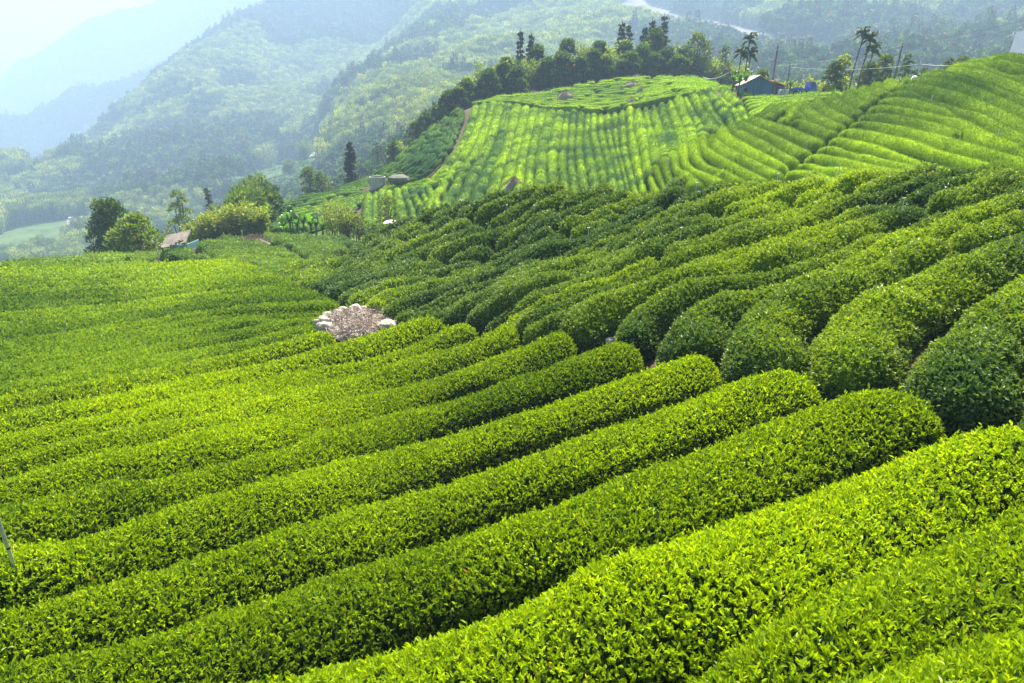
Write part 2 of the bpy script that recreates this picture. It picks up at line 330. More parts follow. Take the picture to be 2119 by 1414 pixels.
# ------------------------------------------------------------------ mesh helpers
class QM:
    """quads only, collected in numpy, linked as ONE mesh object"""
    def __init__(s): s.v = []; s.q = []; s.m = []; s.t = []; s.y = []; s.sm = []; s.n = 0
    def add(s, v, q, mat=0, tint=.5, young=.5, smooth=False):
        v = np.asarray(v, float).reshape(-1, 3); q = np.asarray(q, np.int64).reshape(-1, 4)
        s.v.append(v); s.q.append(q+s.n); s.n += len(v); k = len(q)
        s.m.append(np.full(k, mat) if np.isscalar(mat) else mat)
        s.t.append(np.full(k, tint) if np.isscalar(tint) else np.asarray(tint))
        s.y.append(np.full(k, young) if np.isscalar(young) else np.asarray(young)); s.sm.append(np.full(k, smooth))
        return s
    def box(s, x0, x1, y0, y1, z0, z1, **k):
        v = [(x0,y0,z0),(x1,y0,z0),(x1,y1,z0),(x0,y1,z0),(x0,y0,z1),(x1,y0,z1),(x1,y1,z1),(x0,y1,z1)]
        return s.add(v, [(0,3,2,1),(4,5,6,7),(0,1,5,4),(1,2,6,5),(2,3,7,6),(3,0,4,7)], **k)
    def prism(s, prof, a, b, axis=0, **k):
        """4-corner profile extruded from a to b along an axis"""
        v = []
        for e in (a, b):
            for p, q in prof:
                v.append((e, p, q) if axis == 0 else (p, e, q))
        return s.add(v, [(0,1,2,3),(7,6,5,4),(0,4,5,1),(1,5,6,2),(2,6,7,3),(3,7,4,0)], **k)
    def tube(s, path, rad, seg=7, cap=True, **k):
        P = np.asarray(path, float); nP = len(P); rad = np.broadcast_to(np.asarray(rad, float), (nP,))
        T = np.gradient(P, axis=0); T /= np.linalg.norm(T, axis=1)[:, None]+1e-9
        ref = np.array([0, 0, 1.]) if abs(T[:, 2]).mean() < .8 else np.array([1., 0, 0])
        X = np.cross(T, ref); X /= np.linalg.norm(X, axis=1)[:, None]+1e-9; Yv = np.cross(T, X)
        a = np.linspace(0, 2*math.pi, seg, endpoint=False)
        v = P[:, None]+rad[:, None, None]*(np.cos(a)[None, :, None]*X[:, None]+np.sin(a)[None, :, None]*Yv[:, None])
        i = np.arange(nP-1)[:, None]*seg; j = np.arange(seg)[None]
        q = np.stack([i+j, i+(j+1) % seg, i+seg+(j+1) % seg, i+seg+j], -1).reshape(-1, 4)
        s.add(v.reshape(-1, 3), q, smooth=True, **k)
        if cap and seg % 2 == 0:
            for e in (0, nP-1):
                for c in range(1, seg//2):
                    o = [0, c, c+1, seg-1] if False else None
                idx = [(0, c, c+1, 0) for c in range(1, 0)]
                ring = v[e]; cen = P[e]
                vv = np.concatenate([ring, [cen]]); qq = [(2*c, (2*c+1) % seg, (2*c+2) % seg, seg) for c in range(seg//2)]
                s.add(vv, qq, **k)
        return s
    def cards(s, pos, d, nrm, ln, wd, mat=0, tint=.5, young=.5, hexa=True, fold=.25):
        """leaves: each a folded blade from pos along d"""
        N = len(pos)
        if N == 0: return s
        ln = np.broadcast_to(ln, (N,))[:, None]; wd = np.broadcast_to(wd, (N,))[:, None]
        d = d/(np.linalg.norm(d, axis=1)[:, None]+1e-9)
        side = np.cross(d, nrm); side /= np.linalg.norm(side, axis=1)[:, None]+1e-9
        up = np.cross(side, d)
        if hexa:
            b = pos; t = pos+d*ln+up*ln*-.08
            l1 = pos+d*ln*.3-side*wd*.46+up*wd*fold; r1 = pos+d*ln*.3+side*wd*.46+up*wd*fold
            l2 = pos+d*ln*.68-side*wd*.36+up*wd*fold*.8; r2 = pos+d*ln*.68+side*wd*.36+up*wd*fold*.8
            v = np.stack([b, r1, r2, t, l2, l1], 1).reshape(-1, 3); o = np.arange(N)[:, None]*6
            q = np.stack([o+[0, 1, 2, 3], o+[0, 3, 4, 5]], 1).reshape(-1, 4); rep = 2
        else:
            v = np.stack([pos, pos+d*ln*.5+side*wd*.5+up*wd*fold, pos+d*ln, pos+d*ln*.5-side*wd*.5+up*wd*fold], 1).reshape(-1, 3)
            q = (np.arange(N)[:, None]*4+[0, 1, 2, 3]); rep = 1
        tt = np.repeat(np.broadcast_to(tint, (N,)), rep); yy = np.repeat(np.broadcast_to(young, (N,)), rep)
        return s.add(v, q, mat=mat, tint=tt, young=yy)
    def build(s, name, mats, parent=None, loc=None):
        me = bpy.data.meshes.new(name)
        V = np.concatenate(s.v); Q = np.concatenate(s.q)
        if loc is not None: V = V-np.asarray(loc)
        nq = len(Q)
        me.vertices.add(len(V)); me.vertices.foreach_set('co', V.astype(np.float32).ravel())
        me.loops.add(nq*4); me.loops.foreach_set('vertex_index', Q.astype(np.int32).ravel())
        me.polygons.add(nq); me.polygons.foreach_set('loop_start', np.arange(0, nq*4, 4, dtype=np.int32))
        me.polygons.foreach_set('material_index', np.concatenate(s.m).astype(np.int32))
        me.polygons.foreach_set('use_smooth', np.concatenate(s.sm))
        for nm, ar in (('tint', s.t), ('young', s.y)):
            a = me.attributes.new(nm, 'FLOAT', 'FACE'); a.data.foreach_set('value', np.clip(np.concatenate(ar), 0, 1).astype(np.float32))
        me.update(calc_edges=True)
        for m in mats: me.materials.append(M[m] if isinstance(m, str) else m)
        o = bpy.data.objects.new(name, me); scene.collection.objects.link(o)
        if loc is not None: o.location = loc
        if parent is not None: o.parent = parent
        return o
def tag(o, label=None, cat=None, group=None, kind=None):
    if label: o['label'] = label
    if cat: o['category'] = cat
    if group: o['group'] = group
    if kind: o['kind'] = kind
    return o
def empty(name, loc, rz=0.0, label=None, cat=None, group=None):
    o = bpy.data.objects.new(name, None); scene.collection.objects.link(o); o.empty_display_size = .3
    o.location = loc; o.rotation_euler = (0, 0, rz); return tag(o, label, cat, group)
ORD = 'first second third fourth fifth sixth seventh eighth ninth tenth eleventh twelfth thirteenth fourteenth fifteenth sixteenth seventeenth eighteenth nineteenth'.split()
def ordinal(i):
    if i < 19: return ORD[i]
    i += 1; tens = {2: 'twent', 3: 'thirt', 4: 'fort', 5: 'fift', 6: 'sixt', 7: 'sevent', 8: 'eight', 9: 'ninet'}
    if i >= 100: return 'hundred-and-'+ordinal(i-101)
    return tens[i//10]+'ieth' if i % 10 == 0 else tens[i//10]+'y-'+ORD[i % 10-1]
def inpoly(u, v, poly):
    c = np.zeros(np.shape(u), bool); n_ = len(poly); j = n_-1
    for i in range(n_):
        xi, yi = poly[i]; xj, yj = poly[j]
        if yi != yj: c ^= ((yi > v) != (yj > v)) & (u < (xj-xi)*(v-yi)/(yj-yi)+xi)
        j = i
    return c

# ------------------------------------------------------------------ ground and mountains
FIELD_PX = [(-400,560),(0,545),(200,530),(330,522),(400,505),(480,486),(720,490),(800,480),(1000,400),(1200,376),(1600,376),(2119,335),(2600,300),(2600,1600),(-400,1600)]
FIELD_MID = [(560,425),(700,395),(800,345),(955,212),(1060,190),(1250,160),(1500,160),(1530,190),(1780,200),(1990,150),(2119,108),(2600,40),(2600,380),(900,470),(770,440),(700,425),(600,440)]
jn = int(np.searchsorted(RR, 235))
fu, fv, ff = proj([GX[:, :jn+1], GY[:, :jn+1], ZT[:, :jn+1]])
tea = (inpoly(fu, fv, FIELD_PX) & (RR[:jn+1] < 95)) | (inpoly(fu, fv, FIELD_MID) & (RR[:jn+1] > 45) & (RR[:jn+1] < 180))
def sheet(name, j0, j1, mats, drop):
    nj = j1-j0+1
    V = np.stack([GX[:, j0:j1+1], GY[:, j0:j1+1], ZT[:, j0:j1+1]-(gdrop(RR[j0:j1+1])*padmask(GX[:, j0:j1+1], GY[:, j0:j1+1]) if drop else 0)], -1).reshape(-1, 3)
    i = np.arange(NPH-1)[:, None]*nj; j = np.arange(nj-1)[None]
    q = np.stack([i+j, i+nj+j, i+nj+j+1, i+j+1], -1).reshape(-1, 4)
    return QM().add(V, q, smooth=True).build(name, mats)
g = sheet('ground', 0, jn, ['soil'], True); tag(g, kind='structure')
ga = g.data.attributes.new('grass', 'FLOAT', 'POINT'); ga.data.foreach_set('value', (1-tea.astype(np.float32)).ravel())
tag(sheet('mountains', jn, NR-1, ['hill'], True), kind='structure')

# ------------------------------------------------------------------ tea hedges
def resample(line, m):
    L_ = np.asarray(line, float); d = np.r_[0, np.cumsum(np.hypot(*np.diff(L_, axis=0).T))]
    t = np.linspace(0, d[-1], m)
    # smooth through the traced points
    out = np.stack([np.interp(t, d, L_[:, k]) for k in (0, 1)], -1)
    if m > 12:
        for _ in range(3): out[1:-1] = .25*out[:-2]+.5*out[1:-1]+.25*out[2:]
    return out
def extend(line, a=0, b=0):
    L_ = [tuple(p) for p in line]
    if a:
        p, q = np.array(L_[0], float), np.array(L_[1], float); d = (p-q)/np.linalg.norm(p-q); L_ = [tuple(p+d*a)]+L_
    if b:
        p, q = np.array(L_[-1], float), np.array(L_[-2], float); d = (p-q)/np.linalg.norm(p-q); L_ = L_+[tuple(p+d*b)]
    return L_
def family(keys, counts, m=60):
    R_ = [resample(k, m) for k in keys]; out = [R_[0]]
    for a, b, c in zip(R_[:-1], R_[1:], counts):
        for i in range(1, c+1): out.append(a+(b-a)*i/c)
    return out
LEAF_TOTAL = [0]
def hedge_geo(qm, Lw, Rw, style, seed, leaves=True):
    """one clipped tea hedge between two lines Lw, Rw (world points on the canopy surface)"""
    r_ = np.random.default_rng(seed)
    C = (Lw+Rw)/2; W = Rw-Lw
    ln = np.r_[0, np.cumsum(np.linalg.norm(np.diff(C, axis=0), axis=1))]; total = ln[-1]
    dist = np.linalg.norm(C, axis=1); dm = max(4.0, dist.min())
    step = max(.11, .007*dm) if dm < 60 else .5
    nS = max(6, int(total/step)); nS = min(nS, 260)
    t = np.linspace(0, total, nS)
    C = np.stack([np.interp(t, ln, C[:, k]) for k in range(3)], -1); W = np.stack([np.interp(t, ln, W[:, k]) for k in range(3)], -1)
    w = np.linalg.norm(W, axis=1); wmax = style.get('wmax', 2.3); wn_ = np.clip(w, .35, wmax)
    w_s = np.convolve(np.pad(wn_, 4, 'edge'), np.ones(9)/9, 'valid')
    hw = .5*w_s*style.get('fill', .93)
    Tn = np.gradient(C, axis=0); Tn /= np.linalg.norm(Tn, axis=1)[:, None]+1e-9
    S = W/(w[:, None]+1e-9); S -= Tn*(S*Tn).sum(1)[:, None]*.8; S /= np.linalg.norm(S, axis=1)[:, None]+1e-9
    N = np.cross(S, Tn); N[N[:, 2] < 0] *= -1; U = N*.5+np.array([0, 0, .5]); U /= np.linalg.norm(U, axis=1)[:, None]
    e = np.minimum(t, total-t); er = np.minimum(hw.mean()*style.get('end', .9), total*.45)
    taper = np.sqrt(np.clip(1-(1-np.clip(e/er, 0, 1))**2, 0.0, 1)); taper = np.maximum(taper, .06)
    nC = style.get('seg', 14 if dm < 30 else 9)
    a = np.linspace(-.06*math.pi, 1.06*math.pi, nC)
    s_ = np.linspace(-1, 1, nC); k_ = .68; f_ = np.clip((np.abs(s_)-k_)/(1-k_), 0, 1); arc = style.get('arc', .3)
    cx = np.sign(s_)*np.where(np.abs(s_) < k_, np.abs(s_)/k_*.86, .86+.14*np.sin(f_*math.pi*.62)/1.0)
    sz = np.where(np.abs(s_) < k_, 1-arc*(np.abs(s_)/k_)**2.2, (1-arc)*(1-f_**1.25))
    lift = style.get('lift', .30); base = style.get('base', -.75)
    H = lift-base; hs = np.clip(w_s/1.5, .45, 1.15)
    zc = base*np.minimum(1, hs+.2)
    X = (hw*taper)[:, None]*cx[None]; 
    dip = np.ones(nS)
    if style.get('dips'):
        tb = r_.uniform(0, 3)
        while tb < total:
            dip -= r_.uniform(.12, .42)*np.exp(-((t-tb)/r_.uniform(.22, .4))**2); tb += r_.uniform(.5, 1.5)*style['dips']
    dip = np.clip(dip, .5, 1)
    X = X*(.25+.75*dip)[:, None]
    Z = zc[:, None]+(H*hs*(.55+.45*taper)*(.1+.9*dip))[:, None]*sz[None]
    V = C[:, None]+X[..., None]*S[:, None]+Z[..., None]*U[:, None]
    off = r_.uniform(-900, 900, 3)
    nrm = (cx*np.abs(cx)**1.5)[None, :, None]*S[:, None]+(np.maximum(sz, 0)+.05)[None, :, None]*U[:, None]; nrm /= np.linalg.norm(nrm, axis=2)[..., None]
    lump = style.get('lump', .07)
    disp = noise(V+off*0, 1.4, 11)*lump+noise(V, .45, 12)*lump*.6
    if dm > 55: disp = noise(V, 2.6, 11)*lump*1.4+noise(V, 1.0, 12)*lump*.6
    V = V+nrm*disp[..., None]
    i = np.arange(nS-1)[:, None]*nC; j = np.arange(nC-1)[None]
    q = np.stack([i+j, i+j+1, i+nC+j+1, i+nC+j], -1).reshape(-1, 4)
    Vf = V.reshape(-1, 3)
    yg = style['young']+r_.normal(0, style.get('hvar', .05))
    def young_shade_at(p, hgt):
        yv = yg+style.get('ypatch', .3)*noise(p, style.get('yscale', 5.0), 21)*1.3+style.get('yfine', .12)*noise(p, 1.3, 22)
        return yv*(.15+.85*np.clip(hgt*1.35, 0, 1)**1.5)  # lower down: older leaves, plus gap shade put into the colour
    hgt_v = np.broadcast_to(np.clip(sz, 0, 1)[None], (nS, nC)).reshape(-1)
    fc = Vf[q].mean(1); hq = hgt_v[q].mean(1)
    qm.add(Vf-nrm.reshape(-1, 3)*style.get('inset', .02), q, mat=0, tint=.5+.4*noise(fc, .5, 31), young=young_shade_at(fc, hq)*style.get('body', .5), smooth=True)
    # ---- leaves
    A_ = Vf[q[:, 0]]; B_ = Vf[q[:, 1]]; C_ = Vf[q[:, 2]]; D_ = Vf[q[:, 3]]
    cr_ = np.cross(C_-A_, D_-B_)/2; ar = np.linalg.norm(cr_, axis=1); fn = cr_/(ar[:, None]+1e-9)
    outw = nrm.reshape(-1, 3)[q].mean(1); fl = (fn*outw).sum(1) < 0; fn[fl] *= -1
    fd = np.linalg.norm(fc, axis=1); view = -fc/fd[:, None]; facing = (fn*view).sum(1)
    L = np.maximum(style.get('leaf', .075), fd*style.get('lpx', .0040))
    uu, vv, _ = proj([fc[:, 0], fc[:, 1], fc[:, 2]])
    mg = 170
    inside = (uu > -mg) & (uu < 2119+mg) & (vv < 1414+mg*1.4) & (vv > -mg)
    dens = style.get('cover', 1.5)/(.30*L*L)*np.where(facing > -.25, 1, .12)*np.where(inside, 1, .0)*np.where(hq < .04, .25, 1)
    ns = r_.poisson(np.clip(np.nan_to_num(ar*dens/3.0), 0, 4000))
    if ns.sum() > 0:
        fi = np.repeat(np.arange(len(q)), ns); k = len(fi)
        s1 = r_.random((k, 1)); s2 = r_.random((k, 1))
        p = (A_[fi]*(1-s1)+B_[fi]*s1)*(1-s2)+(D_[fi]*(1-s1)+C_[fi]*s1)*s2
        n0 = fn[fi]; l0 = L[fi]
        axis = n0*.75+np.array([0, 0, .75])+r_.normal(0, .38, (k, 3)); axis /= np.linalg.norm(axis, axis=1)[:, None]
        tint0 = r_.random(k); hh = hq[fi]
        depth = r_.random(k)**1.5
        p = p-n0*(depth*l0*.9)[:, None]+n0*(l0*.25)[:, None]+(n0*.5+np.array([0, 0, .5]))*((r_.random(k) < .07)*r_.uniform(.4, 1.4, k)*l0)[:, None]
        hexa = l0.mean() < .12 and dm < 26
        for m_ in range(3):
            rv = r_.normal(0, 1, (k, 3)); rv -= axis*(rv*axis).sum(1)[:, None]; rv /= np.linalg.norm(rv, axis=1)[:, None]
            spread = r_.uniform(*style.get('splay', (.25, 1.15)), (k, 1)); d = axis+rv*spread
            size = l0*r_.uniform(.6, 1.25, k)
            nn = axis-rv*.3+r_.normal(0, .35, (k, 3))
            yv = young_shade_at(p, np.clip(hh*1.1, 0, 1))-depth*.35+r_.normal(0, .13, k)
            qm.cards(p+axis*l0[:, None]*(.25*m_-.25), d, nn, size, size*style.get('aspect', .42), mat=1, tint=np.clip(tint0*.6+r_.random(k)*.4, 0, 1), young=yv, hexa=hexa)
        LEAF_TOTAL[0] += k*3
STY = {
 'A': dict(young=.80, ypatch=.22, yscale=9, fill=.97, lump=.06, lift=.16, arc=.25, end=.6, hvar=.08, body=.25, inset=.07, mats=['tea_wood', 'tea_leaf'], cover=2.8, yfine=.15, leaf=.078),
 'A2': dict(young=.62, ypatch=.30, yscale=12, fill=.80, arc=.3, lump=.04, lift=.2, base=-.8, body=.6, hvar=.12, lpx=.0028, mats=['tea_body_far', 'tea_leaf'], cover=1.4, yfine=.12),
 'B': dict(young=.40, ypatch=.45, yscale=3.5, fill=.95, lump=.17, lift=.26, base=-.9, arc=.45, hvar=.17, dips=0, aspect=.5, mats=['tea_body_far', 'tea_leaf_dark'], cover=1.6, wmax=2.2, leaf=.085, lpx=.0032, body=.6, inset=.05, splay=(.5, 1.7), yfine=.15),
 'G': dict(young=.32, ypatch=.3, yscale=6, fill=.9, lump=.07, lift=.28, mats=['tea_body_mid', 'tea_leaf_dark'], cover=1., lpx=.0022, body=.8),
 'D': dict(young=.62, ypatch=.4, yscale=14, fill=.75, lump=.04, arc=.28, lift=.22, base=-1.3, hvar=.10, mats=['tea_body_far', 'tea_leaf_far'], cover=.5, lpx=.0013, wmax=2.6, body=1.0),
 'C': dict(young=.52, ypatch=.5, yscale=2.6, hvar=.12, dips=3.2, fill=.84, arc=.3, lump=.10, lift=.22, base=-1.3, mats=['tea_body_mid', 'tea_leaf_mid'], cover=.5, lpx=.0016, wmax=2.8, body=1.0, seg=8),
}
HEDGES = []
def world_runs(ga_, gb_, rmin, rmax, poly=None, holes=(), maxjump=.10, breaks=0.0, seed=0, minlen=5, rel=.35):
    """cast both gap lines; return the unbroken stretches"""
    c = (ga_+gb_)/2
    a = cast(ga_[:, 0], ga_[:, 1], rmin, rmax); b = cast(gb_[:, 0], gb_[:, 1], rmin, rmax)
    ra = np.linalg.norm(a, axis=1); rb = np.linalg.norm(b, axis=1)
    ok = ~(np.isnan(ra) | np.isnan(rb))
    if poly is not None: ok &= inpoly(c[:, 0], c[:, 1], poly)
    for h in holes: ok &= ~inpoly(c[:, 0], c[:, 1], h)
    with np.errstate(invalid='ignore'):
        ok &= np.abs(ra-rb)/np.minimum(ra, rb) < rel
        jump = np.r_[False, (np.abs(np.diff(ra))/ra[1:] > maxjump) | (np.abs(np.diff(rb))/rb[1:] > maxjump)]
    r_ = np.random.default_rng(seed)
    if breaks:
        d = np.r_[0, np.cumsum(np.linalg.norm(np.nan_to_num(np.diff((a+b)/2, axis=0)), axis=1))]
        nxt = r_.exponential(breaks)+2.5
        for i in range(len(d)):
            if d[i] > nxt and ok[i]: jump[i] = True; nxt = d[i]+2.5+r_.exponential(breaks)
    runs = []; cur = []
    for i in range(len(ok)):
        if jump[i] and cur: runs.append(cur); cur = []
        if ok[i]: cur.append(i)
        elif cur: runs.append(cur); cur = []
    if cur: runs.append(cur)
    return [(a[r], b[r], c[r]) for r in runs if len(r) >= minlen]
def make_hedge(a, b, style, seed, label, group):
    qm = QM(); st = STY[style]
    hedge_geo(qm, a, b, st, seed)
    c = ((a+b)/2)[len(a)//2]; c = (float(c[0]), float(c[1]), float(c[2]-.4))
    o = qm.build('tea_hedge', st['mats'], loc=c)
    tag(o, label, 'tea hedge', group); HEDGES.append(o); return o

# --- A: bright rows in the foreground; gap lines traced from the bottom right corner upwards
RUB = [(655,690),(672,662),(720,648),(800,645),(830,660),(822,682),(770,702),(720,700)]   # stone-ringed brush pile
gapA = [
 [(700,1980),(1340,1560),(1760,1450),(2000,1395),(2119,1350)],
 [(500,1740),(900,1580),(1396,1412),(1478,1366),(1588,1322),(1707,1284),(1802,1234),(1884,1203),(2016,1158),(2119,1092)],
 [(-150,1660),(250,1510),(610,1396),(710,1365),(789,1337),(881,1301),(985,1269),(1068,1233),(1132,1221),(1245,1177),(1352,1140),(1440,1102),(1516,1067),(1607,1045),(1688,1014),(1770,976),(1840,951),(1959,907),(2066,866)],
 [(20,1376),(100,1360),(239,1329),(319,1309),(423,1281),(519,1245),(630,1205),(710,1185),(801,1157),(885,1133),(949,1109),(1068,1073),(1140,1045),(1207,1020),(1314,976),(1415,944),(1491,913),(1554,888),(1642,856),(1765,800)],
 [(0,1257),(40,1249),(140,1221),(199,1201),(279,1185),(399,1153),(510,1121),(630,1089),(690,1069),(773,1041),(881,1010),(949,990),(1060,958),(1148,922),(1270,881),(1371,850),(1470,815),(1572,776)],
 [(0,1140),(40,1133),(179,1105),(279,1077),(399,1045),(510,1010),(600,986),(729,946),(789,930),(853,914),(909,898),(1080,850),(1200,812),(1300,780),(1402,742)],
 [(0,1068),(20,1065),(140,1033),(239,1010),(347,990),(431,966),(519,942),(600,925),(670,898),(739,876),(824,856),(900,836),(1030,795),(1150,755),(1250,720)],
 [(0,1012),(120,974),(219,950),(331,926),(479,882),(598,859),(655,845),(753,822),(824,805),(900,783),(1000,752),(1130,700)],
 [(0,962),(200,915),(400,870),(485,848),(570,825),(683,794),(753,777),(824,755),(900,740),(1020,682)],
 [(0,917),(99,893),(283,865),(400,828),(513,803),(598,783),(739,752),(824,729),(900,705),(935,672)],
 [(0,873),(85,855),(170,835),(255,814),(339,800),(424,783),(498,766),(598,742),(655,726),(711,709),(760,698),(830,672),(870,655)],
]
gapA = [extend(l, 170 if i > 2 else 0, 200 if i < 2 else 0) for i, l in enumerate(gapA)]
linesA = family(gapA, [1]*(len(gapA)-1), m=90)
linesA = [np.stack([np.linspace(1200, 2300, 90), np.linspace(2080, 1600, 90)], -1)]+linesA
cnt = 0
for i in range(len(linesA)-1):
    hole = [RUB] if i >= 9 else []
    for k, (a, b, c) in enumerate(world_runs(linesA[i], linesA[i+1], 1.8, 60, holes=hole, minlen=6, rel=.9, maxjump=.2)):
        tail = '' if k == 0 else ', right of the brush pile'
        make_hedge(a, b, 'A', 100+i*3+k, f'bright yellow-green tea hedge, {ordinal(i)} row up from the bottom right corner{tail}', 'bright foreground tea rows'); cnt += 1
BND = lambda v: np.interp(v, [535, 560, 575, 590, 612, 640, 655, 680], [440, 520, 578, 612, 655, 702, 705, 690])
lv = [873, 830, 800, 778, 757, 736, 715, 694, 673, 655, 638, 622, 607, 593, 580, 569, 560, 552]
mv = [766, 737, 709, 684, 661, 648, 636, 625, 614, 603, 593, 583, 574, 566, 558, 551, 545, 540]
rv = [702, 682, 672, 660, 650, 640, 630, 620, 611, 603, 596, 590, 584, 577, 570, 562, 555, 548]
ru = [741, 690, 672, 672, 700, 706, 690, 672, 655, 640, 628, 612, 596, 578, 555, 530, 505, 480]
far = []
for l_, m_, r__, u_ in zip(lv, mv, rv, ru):
    far.append(resample([(-170, l_+28*(l_-540)/300+4), (0, l_), (250, (l_+m_)/2+3), (500, m_), (u_, r__)], 70))
for i in range(len(far)-1):
    for k, (a, b, c) in enumerate(world_runs(far[i], far[i+1], 8, 95, holes=[RUB], maxjump=.2)):
        make_hedge(a, b, 'A' if i == 0 else 'A2', 300+i, f'pale green tea hedge, {ordinal(i)} row beyond the dark gap left of the brush pile', 'receding tea rows at the left')

# --- top left rim rows and the bench by the old hut
rim = [resample([(-150, 556+0*1), (0, 552), (200, 545), (350, 540), (480, 548)], 50)]
rim += [resample([(-150, 556-d*1.1), (0, 552-d*.9), (200, 545-d*1.2), (330, 540-d*1.4), (400, 537-d*1.5)], 50) for d in (5, 9, 13)]
for i in range(3):
    for a, b, c in world_runs(rim[i], rim[i+1], 30, 110, maxjump=.2):
        make_hedge(a, b, 'G', 340+i, f'dark low tea hedge on the left rim of the field, {ordinal(i)} before the valley', 'rim tea rows')
BEN = [(395,512),(420,500),(500,484),(600,488),(700,492),(745,500),(740,510),(690,528),(640,545),(610,575),(575,572),(520,562),(475,550),(430,530)]
BEN1 = [(395,512),(430,500),(500,492),(545,500),(560,512),(600,520),(636,540),(620,560),(575,572),(520,562),(475,550),(430,530)]
BEN2 = [(500,484),(600,488),(700,492),(745,500),(735,512),(690,522),(645,538),(625,528),(600,514),(565,506),(545,496)]
for nm, P_, y0, y1, dv in (('left', BEN1, 494, 574, 8.5), ('right', BEN2, 486, 540, 7.5)):
    vs = np.arange(y0, y1, dv); idx = 0
    for i in range(len(vs)-1):
        sl = .02 if nm == 'left' else -.05
        us = np.linspace(380, 760, 60)
        l1 = np.stack([us, vs[i]+sl*(us-560)+3*np.sin(us/70+i)], -1); l2 = np.stack([us, vs[i+1]+sl*(us-560)+3*np.sin(us/70+i+.5)], -1)
        for a, b, c in world_runs(l1, l2, 30, 110, poly=P_, maxjump=.2):
            make_hedge(a, b, 'G', 360+i, f'blue-green tea hedge on the {nm} half of the bench, {ordinal(idx)} from the back', 'bench tea rows'); idx += 1

# --- B: dark mound on the right
kB = [
 [(2300,900),(2300,800),(2340,760),(2360,700)],
 [(2110,900),(2110,800),(2160,740),(2240,690),(2330,650)],
 [(1872,800),(1868,735),(1924,672),(2009,629),(2060,599),(2119,564),(2290,490)],
 [(1690,790),(1668,737),(1676,667),(1737,622),(1802,592),(1868,568),(1938,550),(2009,530),(2119,493),(2290,430)],
 [(1505,755),(1497,705),(1515,660),(1587,612),(1681,582),(1821,540),(1938,507),(2009,482),(2119,447),(2290,385)],
 [(1350,722),(1352,695),(1385,662),(1445,634),(1488,615),(1560,595),(1640,570),(1727,540),(1821,510),(1938,472),(2119,405),(2290,350)],
 [(1263,712),(1272,675),(1314,640),(1382,615),(1484,587),(1640,545),(1800,492),(1950,440),(2119,372),(2200,345)],
 [(1093,696),(1170,657),(1238,631),(1339,602),(1467,566),(1560,537),(1700,490),(1850,440),(1980,390),(2119,338)],
 [(1038,687),(1085,655),(1170,615),(1271,580),(1352,553),(1445,521),(1560,478),(1700,430),(1850,388),(1960,350)],
 [(988,674),(1085,617),(1195,572),(1297,528),(1416,485),(1560,432),(1680,396),(1790,366)],
 [(888,658),(932,640),(1007,613),(1100,578),(1210,530),(1320,482),(1430,438),(1540,402),(1620,377)],
 [(802,650),(930,605),(1060,562),(1180,512),(1300,460),(1400,415),(1500,376)],
 [(744,642),(783,615),(876,592),(969,564),(1060,534),(1160,488),(1270,435),(1390,376)],
 [(690,622),(740,602),(850,575),(960,545),(1060,500),(1170,445),(1300,376)],
 [(634,602),(700,577),(820,555),(940,515),(1060,458),(1160,402),(1205,379)],
 [(582,583),(680,560),(800,528),(920,478),(1040,418),(1110,386)],
 [(560,573),(640,552),(760,515),(880,460),(980,412),(1020,399)],
 [(640,548),(720,520),(800,480),(870,448),(905,431)],
]
cntB = [1, 1, 1, 1, 1, 1, 1, 2, 2, 2, 3, 2, 2, 2, 2, 2, 2]
kB = [extend(l, 0, 45 if i_ > 4 else 0) for i_, l in enumerate(kB)]
linesB = family(kB, cntB, m=80)
for i in range(len(linesB)-1):
    w_ = 0
    for k, (a, b, c) in enumerate(world_runs(linesB[i], linesB[i+1], 7, 66, maxjump=.16, breaks=(8 if i > 5 else 40), seed=40+i, minlen=5)):
        o = (['lower', 'middle', 'upper', 'topmost']+[ordinal(q_) for q_ in range(4, 12)])[k]
        make_hedge(a, b, 'B', 500+i*11+k, f'dark mound tea hedge, {o} piece of the {ordinal(i)} row from the right edge', 'dark tea rows on the mound')

# --- D: contour rows on the right-hand hill
S1 = lambda l: [(1300+x/3.198, 160+y/3.198) for x, y in l]
S2 = lambda l: [(1600+x/2.5877, 90+y/2.5877) for x, y in l]
dl = [S1(l) for l in [
 [(85,625),(120,665),(130,700)],
 [(140,600),(170,640),(200,690)],
 [(205,565),(228,620),(250,690)],
 [(258,530),(285,600),(330,690)],
 [(320,490),(350,570),(400,620),(500,690)],
 [(392,455),(410,540),(480,600),(560,640),(640,690)],
 [(458,410),(475,500),(540,560),(640,620),(740,680),(800,710)],
 [(520,390),(540,460),(620,520),(720,570),(830,630),(940,680),(980,705)],
 [(590,370),(600,420),(680,470),(780,520),(900,580),(1000,630),(1038,645)],
 [(650,325),(665,375),(740,425),(850,480),(960,540),(1040,590),(1072,608)],
 [(718,320),(730,345),(850,390),(950,440),(1050,510),(1155,560)],
 [(775,285),(800,310),(900,350),(1000,395),(1100,440),(1180,480),(1242,490)],
 [(830,262),(900,285),(1060,315),(1130,340),(1220,380),(1315,425)],
]]
for i in range(len(dl)-1):
    l = family([extend(dl[i], 0, 22 if i < 7 else 0), extend(dl[i+1], 0, 22 if i < 6 else 0)], [1], m=50)
    for a, b, c in world_runs(l[0], l[1], 45, 130, maxjump=.2):
        make_hedge(a, b, 'D', 700+i, f'bright contour tea hedge on the right hill, {ordinal(i)} left of the dark valley line', 'contour tea rows left of the valley line')
